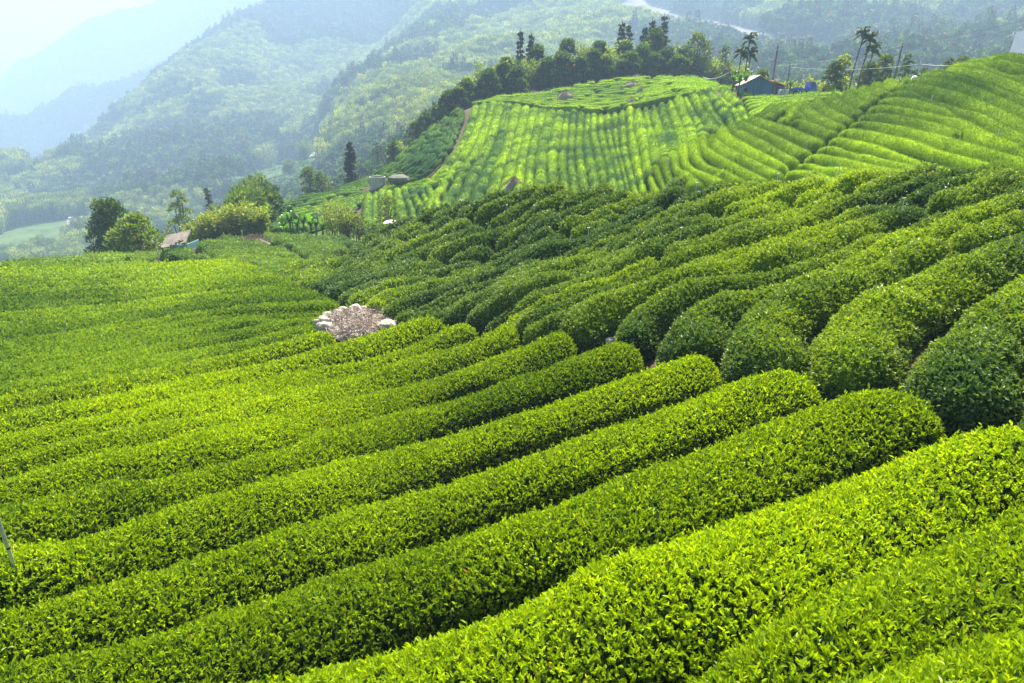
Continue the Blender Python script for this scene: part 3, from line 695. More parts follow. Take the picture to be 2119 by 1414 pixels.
dt = [S2(l) for l in [
 [(85,425),(150,402),(220,430),(290,465),(328,485)],
 [(145,335),(165,395),(230,432),(300,458),(372,480)],
 [(203,312),(210,350),(260,385),(330,428),(385,452)],
 [(262,300),(290,335),(350,370),(400,398),(442,415)],
 [(368,270),(380,310),(430,340),(482,362)],
 [(440,250),(450,290),(490,312),(522,330)],
 [(510,230),(520,262),(550,287),(570,302)],
 [(580,212),(600,248),(628,268)],
 [(648,198),(665,218),(685,232)],
]]
q0 = S2([(85,425),(100,432),(230,490),(290,520),(328,530)])
for i, (x, y) in enumerate(zip([q0]+dt[:-1], dt)):
    l = family([x, y], [1], m=40)
    for a, b, c in world_runs(l[0], l[1], 45, 140, maxjump=.25):
        make_hedge(a, b, 'D', 730+i, f'short curved tea hedge on the crest of the right hill, {ordinal(i)} from the left', 'curved crest hedges')
for i, l in enumerate([[(878,268),(925,225),(965,190)],[(905,285),(960,240),(1020,188)],[(1000,285),(1060,300)],[(1005,240),(1040,208),(1090,182)],[(1062,290),(1085,230),(1140,178)]]):
    p = np.array(S1(l)); d = resample(p, 20); tt = np.gradient(d, axis=0); nn = np.stack([-tt[:, 1], tt[:, 0]], -1); nn /= np.linalg.norm(nn, axis=1)[:, None]
    for a, b, c in world_runs(d-nn*6, d+nn*6, 45, 140, maxjump=.3):
        make_hedge(a, b, 'D', 750+i, f'small tea hedge at the left end of the right hill crest, {ordinal(i)} from the left', 'small crest hedges')
dr = [S2(l) for l in [
 [(20,745),(160,735),(320,760)],
 [(85,700),(150,675),(300,705),(420,735)],
 [(140,670),(180,640),(350,668),(480,695),(600,725)],
 [(180,630),(260,592),(400,620),(560,665),(700,695),(800,725)],
 [(262,580),(310,548),(450,580),(650,625),(820,665),(950,705)],
 [(312,540),(360,508),(500,535),(700,580),(860,625),(1080,690)],
 [(360,500),(425,457),(560,475),(760,520),(920,570),(1100,620),(1250,665)],
 [(430,450),(470,420),(600,435),(760,460),(900,500),(1010,520),(1150,570),(1343,622),(1700,720)],
 [(470,410),(520,372),(650,385),(800,420),(930,450),(1005,480),(1060,530),(1160,560),(1343,612),(1700,700)],
 [(525,362),(570,332),(680,345),(820,375),(940,402),(1000,412),(1080,432),(1160,482),(1210,512),(1343,572),(1700,680)],
 [(575,325),(640,287),(760,300),(880,340),(980,375),(1020,400),(1090,430),(1200,490),(1343,565),(1700,670)],
 [(640,275),(695,252),(820,275),(980,325),(1130,390),(1230,440),(1343,510),(1700,640)],
 [(695,243),(750,217),(900,240),(1060,290),(1200,350),(1343,420),(1700,560)],
 [(750,205),(810,182),(960,200),(1110,250),(1250,310),(1343,360),(1700,490)],
 [(812,170),(900,157),(1040,180),(1200,240),(1343,300),(1700,430)],
 [(890,150),(1010,132),(1150,155),(1260,190),(1343,235),(1700,370)],
 [(1010,124),(1090,107),(1220,125),(1343,175),(1700,310)],
 [(1090,99),(1220,88),(1343,118),(1700,230)],
 [(1215,80),(1310,66),(1400,80),(1700,160)],
]]
ends = {7: 1005, 9: 990}
for i in range(len(dr)-1):
    l = family([dr[i], dr[i+1]], [1], m=80)
    for a, b, c in world_runs(l[0], l[1], 40, 140, maxjump=.2):
        if i in ends:
            keep = c[:, 0] < 1600+ends[i]/2.5877; a, b = a[keep], b[keep]
        if len(a) < 5: continue
        make_hedge(a, b, 'D', 770+i, f'long tea hedge on the right hill, {ordinal(i)} up, right of the dark valley line', 'contour tea rows right of the valley line')
for i, l in enumerate([[(730,185),(755,172),(805,172)],[(655,192),(690,205),(725,205)]]):
    d = resample(np.array(S2(l)), 20); tt = np.gradient(d, axis=0); nn = np.stack([-tt[:, 1], tt[:, 0]], -1); nn /= np.linalg.norm(nn, axis=1)[:, None]
    for a, b, c in world_runs(d-nn*6, d+nn*6, 45, 140, maxjump=.3):
        make_hedge(a, b, 'D', 790+i, f'short tea hedge beside the white stone on the crest, {"upper" if i == 0 else "lower"} one', 'hedges by the white stone')

# --- C: the middle hill, columns running down the slope
ca = [
 [(1500,186),(1520,200),(1538,218),(1552,240)],
 [(1487,187),(1505,203),(1528,224),(1540,246)],
 [(1473,188),(1488,201),(1503,219),(1519,238),(1524,252)],
 [(1456,190),(1472,207),(1484,229),(1500,247),(1506,259)],
 [(1442,191),(1453,213),(1466,235),(1480,254),(1485,266)],
 [(1425,196),(1438,219),(1450,241),(1460,260),(1463,279)],
 [(1411,197),(1419,219),(1428,244),(1439,266),(1443,288)],
 [(1394,204),(1400,222),(1410,251),(1419,276),(1422,300)],
 [(1378,209),(1383,229),(1391,257),(1400,288),(1405,312)],
 [(1359,213),(1364,235),(1373,263),(1381,294),(1386,324)],
 [(1344,217),(1347,241),(1356,276),(1364,307),(1367,335)],
 [(1328,220),(1331,247),(1339,279),(1345,316),(1348,346)],
 [(1312,223),(1314,257),(1320,285),(1327,322),(1332,358)],
 [(1295,225),(1298,264),(1301,305),(1308,340),(1316,368)],
 [(1280,228),(1280,267),(1283,306),(1292,340),(1300,374)],
 [(1265,231),(1266,266),(1273,306),(1282,340),(1290,376)],
 [(1250,232),(1251,264),(1262,309),(1270,345),(1275,378)],
 [(1237,233),(1235,267),(1245,309),(1254,345),(1258,379)],
 [(1223,233),(1220,276),(1229,324),(1241,380)],
 [(1210,233),(1205,288),(1211,333),(1219,380)],
 [(1195,232),(1189,303),(1191,339),(1198,382)],
 [(1180,231),(1174,294),(1172,333),(1177,384)],
 [(1167,231),(1158,291),(1152,336),(1156,384)],
 [(1150,230),(1136,291),(1130,333),(1134,384)],
 [(1131,228),(1114,288),(1106,336),(1104,386)],
 [(1098,222),(1084,279),(1070,330),(1060,392)],
 [(1060,215),(1050,264),(1038,309),(1020,352),(1004,398)],
 [(1012,210),(1000,252),(981,299),(955,340),(930,385),(905,428)],
 [(975,222),(965,262),(945,305),(905,352),(860,385)],
]
cc = [1]*23+[1]+[2, 2, 3, 2]
ca = [extend(l, 0, 30 if i_ > 11 else 0) for i_, l in enumerate(ca)]
linesC = family(ca, cc, m=64)
for i in range(len(linesC)-1):
    for k, (a, b, c) in enumerate(world_runs(linesC[i], linesC[i+1], 60, 175, maxjump=.15, breaks=0)):
        make_hedge(a, b, 'C', 800+i, f'knobbly tea hedge running down the middle hill, {ordinal(i)} row left of the blue-grey shed'+('' if k == 0 else ', lower part'), 'tea rows down the middle hill')
cl = [
 [(757,398),(752,420),(752,470)],[(770,396),(768,430),(772,475)],[(783,392),(783,440),(786,480)],[(797,390),(800,450),(803,480)],[(812,390),(818,455),(821,474)],
 [(828,390),(845,440),(850,465)],[(843,389),(860,430),(868,458)],[(859,388),(878,425),(884,450)],[(875,387),(894,418),(900,440)],[(890,386),(905,405),(915,432)],
]
lcl = family(cl, [1]*9, m=30)
for i in range(len(lcl)-1):
    for a, b, c in world_runs(lcl[i], lcl[i+1], 60, 160, maxjump=.2):
        make_hedge(a, b, 'C', 900+i, f'upright tea hedge below the concrete tank, {ordinal(i)} from the left', 'tea rows below the tank')
# the plateau, the steep left flank and the side slopes: more rows than anyone could tell apart
def mass(name, lines, rmin, rmax, style, label, brk, poly=None, holes=(), seed=0):
    qm = QM(); st = STY[style]; k = 0
    for i in range(len(lines)-1):
        for a, b, c in world_runs(lines[i], lines[i+1], rmin, rmax, poly=poly, holes=holes, maxjump=.2, breaks=brk, seed=seed+i, minlen=3):
            hedge_geo(qm, a, b, st, seed+1000+k); k += 1
    if k: tag(qm.build(name, st['mats']), label, 'tea bushes', kind='stuff')
STY['E'] = dict(young=.80, ypatch=.35, yscale=10, fill=.84, lump=.12, lift=.2, base=-.6, mats=['tea_body_mid', 'tea_leaf_mid'], cover=.4, lpx=.0016, body=1.0, seg=6)
STY['F'] = dict(young=.15, ypatch=.3, yscale=8, fill=.72, lump=.15, lift=.15, base=-.6, mats=['tea_body_mid', 'tea_leaf_mid'], cover=.5, lpx=.0018, body=1, seg=6, wmax=2.2)
topE = [(950,209),(1000,201),(1060,192),(1110,184),(1180,170),(1250,163),(1330,159),(1450,160),(1520,166)]
botE = [(955,217),(1000,209),(1050,207),(1100,214),(1150,223),(1250,228),(1330,216),(1400,196),(1450,190),(1520,186)]
mass('tea_field', family([resample(topE, 80), resample(botE, 80)], [15], m=80), 90, 230, 'E', 'bright tea rows covering the flat hilltop below the wood', 7, seed=1)
flank_u = [(955,218),(905,250),(855,292),(805,340),(745,374),(690,395)]
flank_l = [(962,235),(940,290),(910,335),(870,368),(820,378),(790,381)]
mass('tea_field', family([resample(flank_u, 60), resample(flank_l, 60)], [13], m=60), 90, 220, 'F', 'dark separate tea bushes dotted over the steep left flank', 1.6, seed=60)
fl2a = [(560,412),(600,403),(650,396),(700,388),(770,386)]; fl2b = [(560,478),(620,475),(690,455),(730,430),(765,398)]
STY['F2'] = dict(STY['F'], fill=.85, young=.3)
mass('tea_field', family([resample(fl2a, 60), resample(fl2b, 60)], [13], m=60), 80, 200, 'F2', 'dark thin tea rows on the slope left of the concrete tank', 4, seed=90)
dg = [[(900,372),(895,392),(905,440)],[(1005,398),(960,410),(925,436)]]
band = family([resample([(772,393),(820,388),(880,384),(960,372),(1010,360)], 50), resample([(790,382),(850,376),(900,362),(950,342),(985,322)], 50)], [3], m=50)
mass('tea_field', band, 70, 170, 'C', 'narrow terraces of tea beside the concrete tank', 2.5, seed=120)
sh = [resample([(1530,193),(1600,203),(1680,196),(1780,190),(1870,172)], 60), resample([(1556,245),(1600,222),(1660,210),(1760,196),(1870,170)], 60)]
mass('tea_field', family(sh, [7], m=60), 70, 150, 'E', 'pale tea rows on the saddle in front of the blue-grey shed', 12, seed=150)

# ------------------------------------------------------------------ trees
def lathe_trunk(qm, h, r0, r1, bend=.05, mat=0, base=(0, 0, 0), lean=(0, 0), seg=8):
    t = np.linspace(0, 1, 7); P = np.stack([base[0]+lean[0]*t+bend*h*np.sin(t*3)*.4, base[1]+lean[1]*t, base[2]-.4+(h+.4)*t], -1)
    qm.tube(P, r0+(r1-r0)*t, seg=seg, mat=mat); return P
def clump_crown(qm, clumps, leaf, n, r_, young=.5, mat=0, droop=0.0, aspect=.6, hexa=False):
    for (c, rad) in clumps:
        c = np.array(c); rad = np.array(rad)
        k = max(8, int(n*rad[0]*rad[1]))
        d = r_.normal(0, 1, (k, 3)); d /= np.linalg.norm(d, axis=1)[:, None]
        d[:, 2] = np.where(d[:, 2] < -.35, -d[:, 2], d[:, 2])
        rr = r_.uniform(.55, 1.06, (k, 1))
        p = c+d*rad*rr
        ax = d+np.array([0, 0, .3-droop])+r_.normal(0, .5, (k, 3))
        nn = np.array([0, 0, 1.])+d*.5+r_.normal(0, .5, (k, 3))
        s = leaf*r_.uniform(.6, 1.4, k)
        y = young+.25*d[:, 2]*(rr[:, 0]-.3)+r_.normal(0, .16, k)+.25*noise(p, 3, 51)
        qm.cards(p, ax, nn, s, s*aspect, mat=mat, tint=r_.random(k), young=y, hexa=hexa)
def tree_root(name, base, label, cat, group=None): return empty(name, base, 0, label, cat, group)
def broad_tree(base, h, w, label, seed, young=.45, leaf=.34, shape=1.0, n=90, mat='crown', name='broadleaf_tree', trunk_h=.3, group=None, nclump=16, cat='tree', open_=False):
    r_ = np.random.default_rng(seed); root = tree_root(name, base, label, cat, group)
    tq = QM(); P = lathe_trunk(tq, h*.62, h*.035, h*.012)
    cl = []
    for i in range(nclump):
        f = (i+.5)/nclump; zz = trunk_h+(1-trunk_h)*f
        prof = math.sin(min(1, (zz-trunk_h*.6)/(1-trunk_h*.6)*1.02)**shape*math.pi*.94+.1)
        ang = i*2.4+r_.uniform(-.4, .4); rr = w/2*max(.15, prof)*r_.uniform(.45, .78)
        rad = w*r_.uniform(.15, .23)*(1 if not open_ else .8)
        c = (math.cos(ang)*rr, math.sin(ang)*rr, h*zz*.96-rad*.3)
        cl.append((c, (rad, rad, rad*.72)))
        s0 = P[min(6, 2+i % 4)]; mid = (np.array(c)+s0)/2+np.array([0, 0, -.06*h])
        tq.tube([s0, mid, c], [h*.012, h*.008, h*.004], seg=5, cap=False)
    tq.build('trunk', ['bark'], root)
    cq = QM(); clump_crown(cq, cl, leaf, n, r_, young); cq.build('crown', [mat], root)
    return root
def bamboo_clump(base, h, w, label, seed, young=.55, leaf=.38, n=26, group=None, dense=150, tilt=0.0, mat='bamboo'):
    r_ = np.random.default_rng(seed); root = tree_root('bamboo_clump', base, label, 'bamboo', group)
    cq = QM(); lq = QM()
    for i in range(n):
        a = r_.uniform(0, 6.28); rr = math.sqrt(r_.random())*w*.36; b = np.array([math.cos(a)*rr, math.sin(a)*rr*.6, -.4])
        hh = h*r_.uniform(.68, 1.0)*(1-.25*(rr/(w*.36))**2); out = np.array([math.cos(a)+tilt, math.sin(a)*.6, 0])*h*r_.uniform(.05, .2)
        t = np.linspace(0, 1, 9)[:, None]; P = b+np.array([0, 0, 1.])*hh*(t-.10*t**4)+out*t**2.6
        cq.tube(P, np.linspace(.06, .015, 9), seg=4, cap=False)
        k = int(dense); s = r_.uniform(.12, 1, k)**.7
        p = np.stack([np.interp(s, t[:, 0], P[:, q_]) for q_ in range(3)], -1)
        sp = w*.11*(.35+1.0*np.sin(np.clip(s, 0, 1)*2.6))[:, None]
        d = r_.normal(0, 1, (k, 3))*np.array([1, 1, .6]); p = p+d*sp*.8
        ax = d*.6+np.array([0, 0, .45])+out/h*2+r_.normal(0, .3, (k, 3)); L_ = leaf*r_.uniform(.6, 1.5, k)
        lq.cards(p, ax, r_.normal(0, 1, (k, 3)), L_, L_*.38, tint=r_.random(k), young=young-.3+.55*s+r_.normal(0, .15, k), hexa=False)
    cq.build('culms', ['bark'], root); lq.build('foliage', [mat], root); return root
def conifer(base, h, w, label, seed, group=None, ragged=.3, young=.4, leaf=.5, tiers=17):
    r_ = np.random.default_rng(seed); root = tree_root('conifer_tree', base, label, 'tree', group)
    tq = QM(); lathe_trunk(tq, h, h*.016, h*.003, bend=.01); lq = QM()
    for i in range(tiers):
        f = .22+.76*i/tiers; R_ = w/2*(1-f)**.7*r_.uniform(1-ragged, 1.1)+.2
        for b in range(6):
            a = r_.uniform(0, 6.28); R2 = R_*r_.uniform(.6, 1.1); k = int(14+R2*14)
            s = r_.random(k); z0 = h*f+r_.uniform(-.3, .3)
            p = np.stack([np.cos(a)*R2*s, np.sin(a)*R2*s, z0+R2*.18*s-.15*R2*s**3], -1)+r_.normal(0, .07+.10*R2, (k, 3))*np.array([1, 1, .35])
            ax = np.array([math.cos(a), math.sin(a), -.1])+r_.normal(0, .5, (k, 3)); L_ = leaf*r_.uniform(.6, 1.2, k)
            lq.cards(p, ax, np.array([0, 0, 1.])+r_.normal(0, .4, (k, 3)), L_, L_*.5, tint=r_.random(k), young=young+r_.normal(0, .2, k), hexa=False)
            tq.tube([(0, 0, z0-.1*R2), (math.cos(a)*R2*.8, math.sin(a)*R2*.8, z0+.12*R2)], [.05, .02], seg=4, cap=False)
    tq.build('trunk', ['bark'], root); lq.build('crown', ['conifer'], root); return root
def frond(lq, o, a, L_, rise, drop, width, r_, young=.5, nleaf=22, solid=False, hor=.9):
    t = np.linspace(0, 1, 9); dirh = np.array([math.cos(a), math.sin(a), 0])
    P = o+dirh*L_*t[:, None]*hor+np.array([0, 0, 1.])*(rise*L_*t-drop*L_*t**2)[:, None]
    sd = np.array([-math.sin(a), math.cos(a), 0])
    if solid:
        wv = width*np.sin(np.clip(t*1.02+.06, 0, 1)*math.pi)**.6
        up = np.array([0, 0, 1.])
        Lf = P-sd*wv[:, None]-up*.0; Rt = P+sd*wv[:, None]; Lf = Lf+up*wv[:, None]*.45; Rt = Rt+up*wv[:, None]*.45
        v = np.stack([Lf, P, Rt], 1).reshape(-1, 3); i = np.arange(8)*3
        q = np.concatenate([np.stack([i, i+1, i+4, i+3], -1), np.stack([i+1, i+2, i+5, i+4], -1)])
        lq.add(v, q, tint=r_.random(), young=young, smooth=True)
    else:
        s = np.repeat(np.linspace(.12, 1, nleaf), 2); sg = np.tile([1., -1.], nleaf)
        p = np.stack([np.interp(s, t, P[:, k]) for k in range(3)], -1)
        tg = np.gradient(P, axis=0); tg = np.stack([np.interp(s, t, tg[:, k]) for k in range(3)], -1); tg /= np.linalg.norm(tg, axis=1)[:, None]
        ax = tg*.6+sd*sg[:, None]*.8+np.array([0, 0, -.25])
        ll = width*np.sin(s*2.6+.35).clip(.2, 1)
        lq.cards(p, ax, np.array([0, 0, 1.])+r_.normal(0, .2, (len(s), 3)), ll, ll*.22+.05, tint=r_.random(len(s)), young=young+r_.normal(0, .1, len(s)), hexa=False)
        lq.tube(P, np.linspace(.04, .01, 9), seg=4, cap=False, young=young)
def palm(base, h, label, seed, fl=2.2, group=None, lean=.3, n=10):
    r_ = np.random.default_rng(seed); root = tree_root('palm_tree', base, label, 'palm', group)
    tq = QM(); t = np.linspace(0, 1, 9); P = np.stack([lean*t**2, 0*t, -.4+(h+.4)*t], -1); tq.tube(P, np.linspace(.13, .085, 9), seg=8); tq.build('trunk', ['bark'], root)
    cq = QM(); cq.tube([P[-1], P[-1]+[0, 0, .45], P[-1]+[0, 0, .95]], [.12, .15, .06], seg=8, young=.8); cq.build('crownshaft', ['banana'], root)
    for i in range(n):
        lq = QM(); up = .1+1.9*(i/n)+r_.uniform(-.1, .1)
        frond(lq, P[-1]+np.array([0, 0, .8]), i*2.4+r_.uniform(-.2, .2), fl*r_.uniform(.85, 1.05)/(1+.12*up), up, up*.42+.5, fl*.30, r_, young=.35, nleaf=34, hor=.62)
        lq.build('frond', ['crown'], root)
    return root
def banana(base, h, label, seed, group=None, n=9):
    r_ = np.random.default_rng(seed); root = tree_root('banana_plant', base, label, 'banana plant', group)
    tq = QM(); tq.tube([(0, 0, -.4), (.05, 0, h*.3), (.1, 0, h*.55)], [.17, .14, .09], seg=8, young=.4); tq.build('stem', ['banana'], root)
    for i in range(n):
        lq = QM(); up = r_.uniform(.7, 2.0); frond(lq, np.array([.08, 0, h*.5]), i*2.4+r_.uniform(-.3, .3), h*r_.uniform(.42, .62), up, up*.45+.12, h*.085, r_, young=r_.uniform(.2, .7), solid=True, hor=.5)
        lq.build('leaf_blade', ['banana'], root)
    return root
def size_for(base, vtop): return z_at_v(base.y, vtop)-base.z
def px2m(p, px): return px/FPX*proj(p)[2]
def standing(u, vb, vt, Y=None, rmin=60, rmax=240):
    """base point and height of something whose foot shows (or would show) at row vb and top at row vt"""
    if Y is None: b = ground_at(u, vb, rmin, rmax)
    else:
        x, f, d = raydir(u, vb); b = Vector((float(x/f*Y), Y, 0)); b.z = gz(b.x, b.y)
    return b, size_for(b, vt)

# lower left, beyond the tea
b, h = standing(243, 528, 413, 88); broad_tree(b, h, px2m(b, 112), 'large dark green broadleaf tree behind the field, left of the old hut', 1, young=.15, shape=.8, n=170, trunk_h=.12, nclump=26, leaf=.32)
b, h = standing(290, 528, 445, 80); broad_tree(b, h, px2m(b, 118), 'rounded yellow-green tree directly left of the old hut roof', 2, young=.80, shape=.85, n=90, trunk_h=.14, nclump=30, leaf=.42, open_=True)
for i, (u, vt, w, Y) in enumerate([(425, 428, 62, 92), (462, 405, 72, 93), (505, 396, 74, 92), (535, 412, 44, 90)]):
    b, h = standing(u, 490, vt, Y); bamboo_clump(b, h, px2m(b, w), f'tall yellow-green bamboo clump at the back of the bench, {ordinal(i)} from the left', 10+i, young=.72, n=20, group='bamboo clumps behind the bench', dense=190, leaf=.42)
for u, vb, vt, w, Y, y, lab in [
    (372, 440, 388, 62, 132, .85, 'yellow-topped tree rising behind the bamboo, left of a dark conifer'),
    (355, 520, 470, 60, 105, .55, 'soft green bush tree between the sunny tree and the bamboo'),
    (398, 505, 450, 52, 108, .45, 'green bush tree just left of the tall bamboo clumps'),
    (534, 420, 372, 46, 150, .05, 'dark ragged tree above the right end of the bamboo'),
    (663, 395, 356, 62, 165, .5, 'bushy green tree left of the lone dark conifer'),
    (640, 385, 345, 46, 162, .4, 'green bush at the foot of the road bend'),
    (806, 478, 406, 72, 88, .68, 'leafy bright green tree in front of the upright tea rows'),
    (742, 490, 446, 60, 84, .6, 'low bright bush left of the white sheet roof'),
    (772, 492, 462, 40, 80, .45, 'small bush tree touching the white sheet roof'),
    (600, 352, 330, 40, 560, .75, 'pale rounded tree below the road bend')]:
    b, h = standing(u, vb, vt, Y); broad_tree(b, h, px2m(b, w), lab, int(u), young=y, n=130, nclump=15, leaf=.3 if Y < 120 else .45, trunk_h=.2)
b, h = standing(436, 440, 382, 150); conifer(b, h, px2m(b, 30), 'small dark conifer poking above the bamboo clumps', 31)
b, h = standing(728, 365, 290, 150); conifer(b, h, px2m(b, 40), 'lone dark conifer beside the left slope of the middle hill', 32, ragged=.5, leaf=.6)
for i, (u, vt, w, Y) in enumerate([(698, 395, 56, 86), (722, 408, 44, 84)]):
    b, h = standing(u, 488, vt, Y); bamboo_clump(b, h, px2m(b, w), ['airy light green bamboo right of the banana plants', 'thin bamboo leaning over the low bright bush'][i], 20+i, young=.6, n=13, dense=110, leaf=.32)
for i, (u, vb, vt, Y) in enumerate([(588,490,452,86),(602,492,436,85),(616,494,446,84),(630,494,440,86),(644,494,448,84),(655,494,452,85),(668,492,462,84),(590,494,468,82)]):
    b, h = standing(u, vb, vt, Y); banana(b, h*1.1, f'broad-leaved banana plant in the grove behind the bench, {ordinal(i)} one', 40+i, 'banana grove')
    scene.objects[-1]
# make the grove members share one true label
for o in scene.objects:
    if o.get('group') == 'banana grove': o['label'] = 'glossy broad-leaved banana plant in the grove behind the bench'

# the wood behind the hilltop
wood = [ # u, foot row, top row, width, Y, kind, young
 (930,215,190,60,165,'bl',.3),(965,208,165,60,168,'bl',.25),(905,240,215,44,172,'bl',.3),(985,205,140,56,172,'ba',.35),(1015,200,128,60,175,'ba',.4),(1045,196,140,56,178,'bl',.15),
 (1078,192,120,50,180,'ba',.4),(1110,190,112,56,182,'bl',.15),(1140,186,110,56,184,'ba',.45),(1170,180,100,60,186,'bl',.2),(1205,175,95,60,186,'ba',.4),(1235,170,105,56,188,'bl',.12),
 (1265,168,80,60,190,'ba',.45),(1290,166,105,56,190,'bl',.1),(1320,165,88,60,190,'ba',.4),(1350,165,75,64,190,'bl',.08),(1385,163,100,56,190,'ba',.42),(1410,162,118,50,188,'bl',.2),
 (1460,163,120,56,186,'ba',.5),(1490,165,125,50,184,'ba',.45),(1520,168,135,46,186,'ba',.5),(1130,188,140,60,176,'bl',.12),(1200,176,140,60,178,'bl',.12),(1300,166,130,70,180,'bl',.1),(1400,163,135,60,180,'bl',.15),(1010,202,165,60,168,'bl',.15),(1070,194,160,60,170,'bl',.15),(1250,168,140,60,180,'bl',.15),(1350,164,130,60,182,'bl',.12),(1160,182,128,60,178,'bl',.18),(1225,174,122,60,180,'bl',.1),(1275,167,118,60,184,'ba',.35),(1325,165,112,60,184,'bl',.15),(1375,163,118,60,184,'bl',.1),(1430,163,138,56,182,'bl',.25),(1475,164,142,56,182,'ba',.4),(950,212,178,50,165,'bl',.25),(1040,197,150,56,172,'bl',.2),(1090,191,140,56,176,'ba',.35),(880,262,232,46,170,'bl',.3),(860,280,252,40,170,'bl',.35),(835,300,275,40,168,'ba',.5),(815,318,292,36,165,'bl',.3),
]
for i, (u, vb, vt, w, Y, kd, y) in enumerate(sorted(wood)):
    if u > 990: vt -= (24 if kd == 'ba' else 20); y = y*.8+.1
    b, h = standing(u, vb, vt, Y)
    if kd == 'bl': broad_tree(b, h, px2m(b, w), f'dark broadleaf tree in the wood behind the hilltop, {ordinal(i)} crown from the left', 200+i, young=y, n=170, nclump=17, leaf=.6, trunk_h=.04, group='broadleaf trees of the hilltop wood')
    else: bamboo_clump(b, h, px2m(b, w), f'soft grey-green bamboo plume in the wood behind the hilltop, {ordinal(i)} crown from the left', 200+i, young=y, n=20, dense=230, leaf=.7, group='bamboo of the hilltop wood')
for i, (u, vb, vt, w, Y, lab) in enumerate([(1076,190,58,22,182,'slim tall conifer at the left of the hilltop wood'),(1098,190,66,34,184,'broader tall conifer next to the slimmest one'),
    (1281,166,40,40,194,'tall layered conifer left of the highest one'),(1297,166,43,30,196,'narrow conifer second of the tall group'),(1328,166,50,36,194,'dark conifer between the two tallest groups'),
    (1342,165,36,32,196,'thin conifer touching the highest conifer'),(1366,165,26,52,194,'highest conifer of the hilltop wood')]):
    b, h = standing(u, vb, vt, Y); conifer(b, h, px2m(b, w), lab, 300+i, leaf=.7, group='tall conifers of the hilltop wood', ragged=.45, tiers=14)
b, h = standing(1440,163,68,186); broad_tree(b, h, px2m(b, 76), 'wide umbrella-crowned tree right of the tallest conifers', 320, young=.5, n=60, nclump=18, leaf=.5, trunk_h=.5, shape=1.2, open_=True)
b, h = standing(1496,163,92,186); broad_tree(b, h, px2m(b, 46), 'smaller open-crowned tree left of the slender palms', 321, young=.35, n=60, nclump=12, leaf=.5, trunk_h=.5, open_=True)
b, h = standing(1160,180,95,184); broad_tree(b, h, px2m(b, 34), 'pale sparse tree with visible limbs in the wood', 322, young=.6, n=30, nclump=10, leaf=.5, trunk_h=.4, open_=True)
# palms and shrubs around the shed
for i, (u, vb, vt, Y, lab) in enumerate([(1538,180,88,122,'tallest slender palm left of the blue-grey shed'),(1524,182,115,120,'bushy-headed palm left of the tallest slender palm'),(1543,182,118,121,'short palm right under the tallest slender palm'),
    (1757,182,76,120,'tall thin palm right of the blue truck'),(1773,182,86,119,'second palm of the pair right of the blue truck'),(1782,184,108,117,'stout drooping palm over the dark shrubs')]):
    b, h = standing(u, vb, vt+8, Y); palm(b, h, lab, 330+i, fl=2.3, lean=(.9 if i > 2 else .2), n=11)
for i, (u, vb, vt, Y) in enumerate([(1515,190,150,112),(1527,190,158,110),(1540,188,152,112),(1633,192,166,116)]):
    b, h = standing(u, vb, vt, Y); banana(b, h*1.15, ['banana plant at the left corner of the blue-grey shed','low banana plant against the blue-grey shed wall','banana plant behind the left wall of the shed','young banana plant between the shed and the truck'][i], 350+i)
for u, vb, vt, w, Y, y, lab in [
    (1722,188,128,48,118,.12,'dark dense shrub tree right of the blue truck'),(1738,178,112,50,128,.95,'yellow-flowering tree behind the dark shrub'),
    (1795,182,130,50,121,.3,'leafy green tree behind the drooping palm'),(1822,180,112,52,123,.55,'bright green tree left of the leaning pole'),
    (1870,170,110,34,125,.2,'upright dark green tree right of the leaning pole'),(1892,160,142,26,126,.3,'reddish low shrub right of the upright tree'),(1912,158,138,26,124,.15,'small dark shrub near the top of the tea slope'),
    (1718,190,172,17,112,.35,'small clipped round bush by the dark shrub tree'),(1990,140,113,46,125,.5,'light green tree behind the crest of the right hill'),(1960,150,118,30,124,.2,'dark shrub behind the crest beside a grey roof'),
    (1575,176,146,40,122,.5,'creeper-covered shrub behind the shed roof')]:
    b, h = standing(u, vb, vt, Y); broad_tree(b, h, px2m(b, w), lab, int(u)+7, young=y, n=260, nclump=16, leaf=.38, trunk_h=.02, mat='bamboo' if y > .9 else 'crown', name='shrub' if h < 3 else 'broadleaf_tree', cat='shrub' if h < 3 else 'tree')
for i, (u, vb, vt, w, Y) in enumerate([(1600,178,150,60,135),(1660,178,145,60,138),(1700,176,140,50,140),(1560,178,140,50,138),(1770,172,140,60,140),(1840,168,135,60,142),(1920,160,128,60,145),(1640,180,155,50,130)]):
    b, h = standing(u, vb, vt, Y); bamboo_clump(b, h, px2m(b, w), f'hazy bamboo clump on the slope behind the shed and truck, {ordinal(i)} one', 370+i, young=.6, n=12, dense=120, leaf=.5, group='bamboo behind the shed')

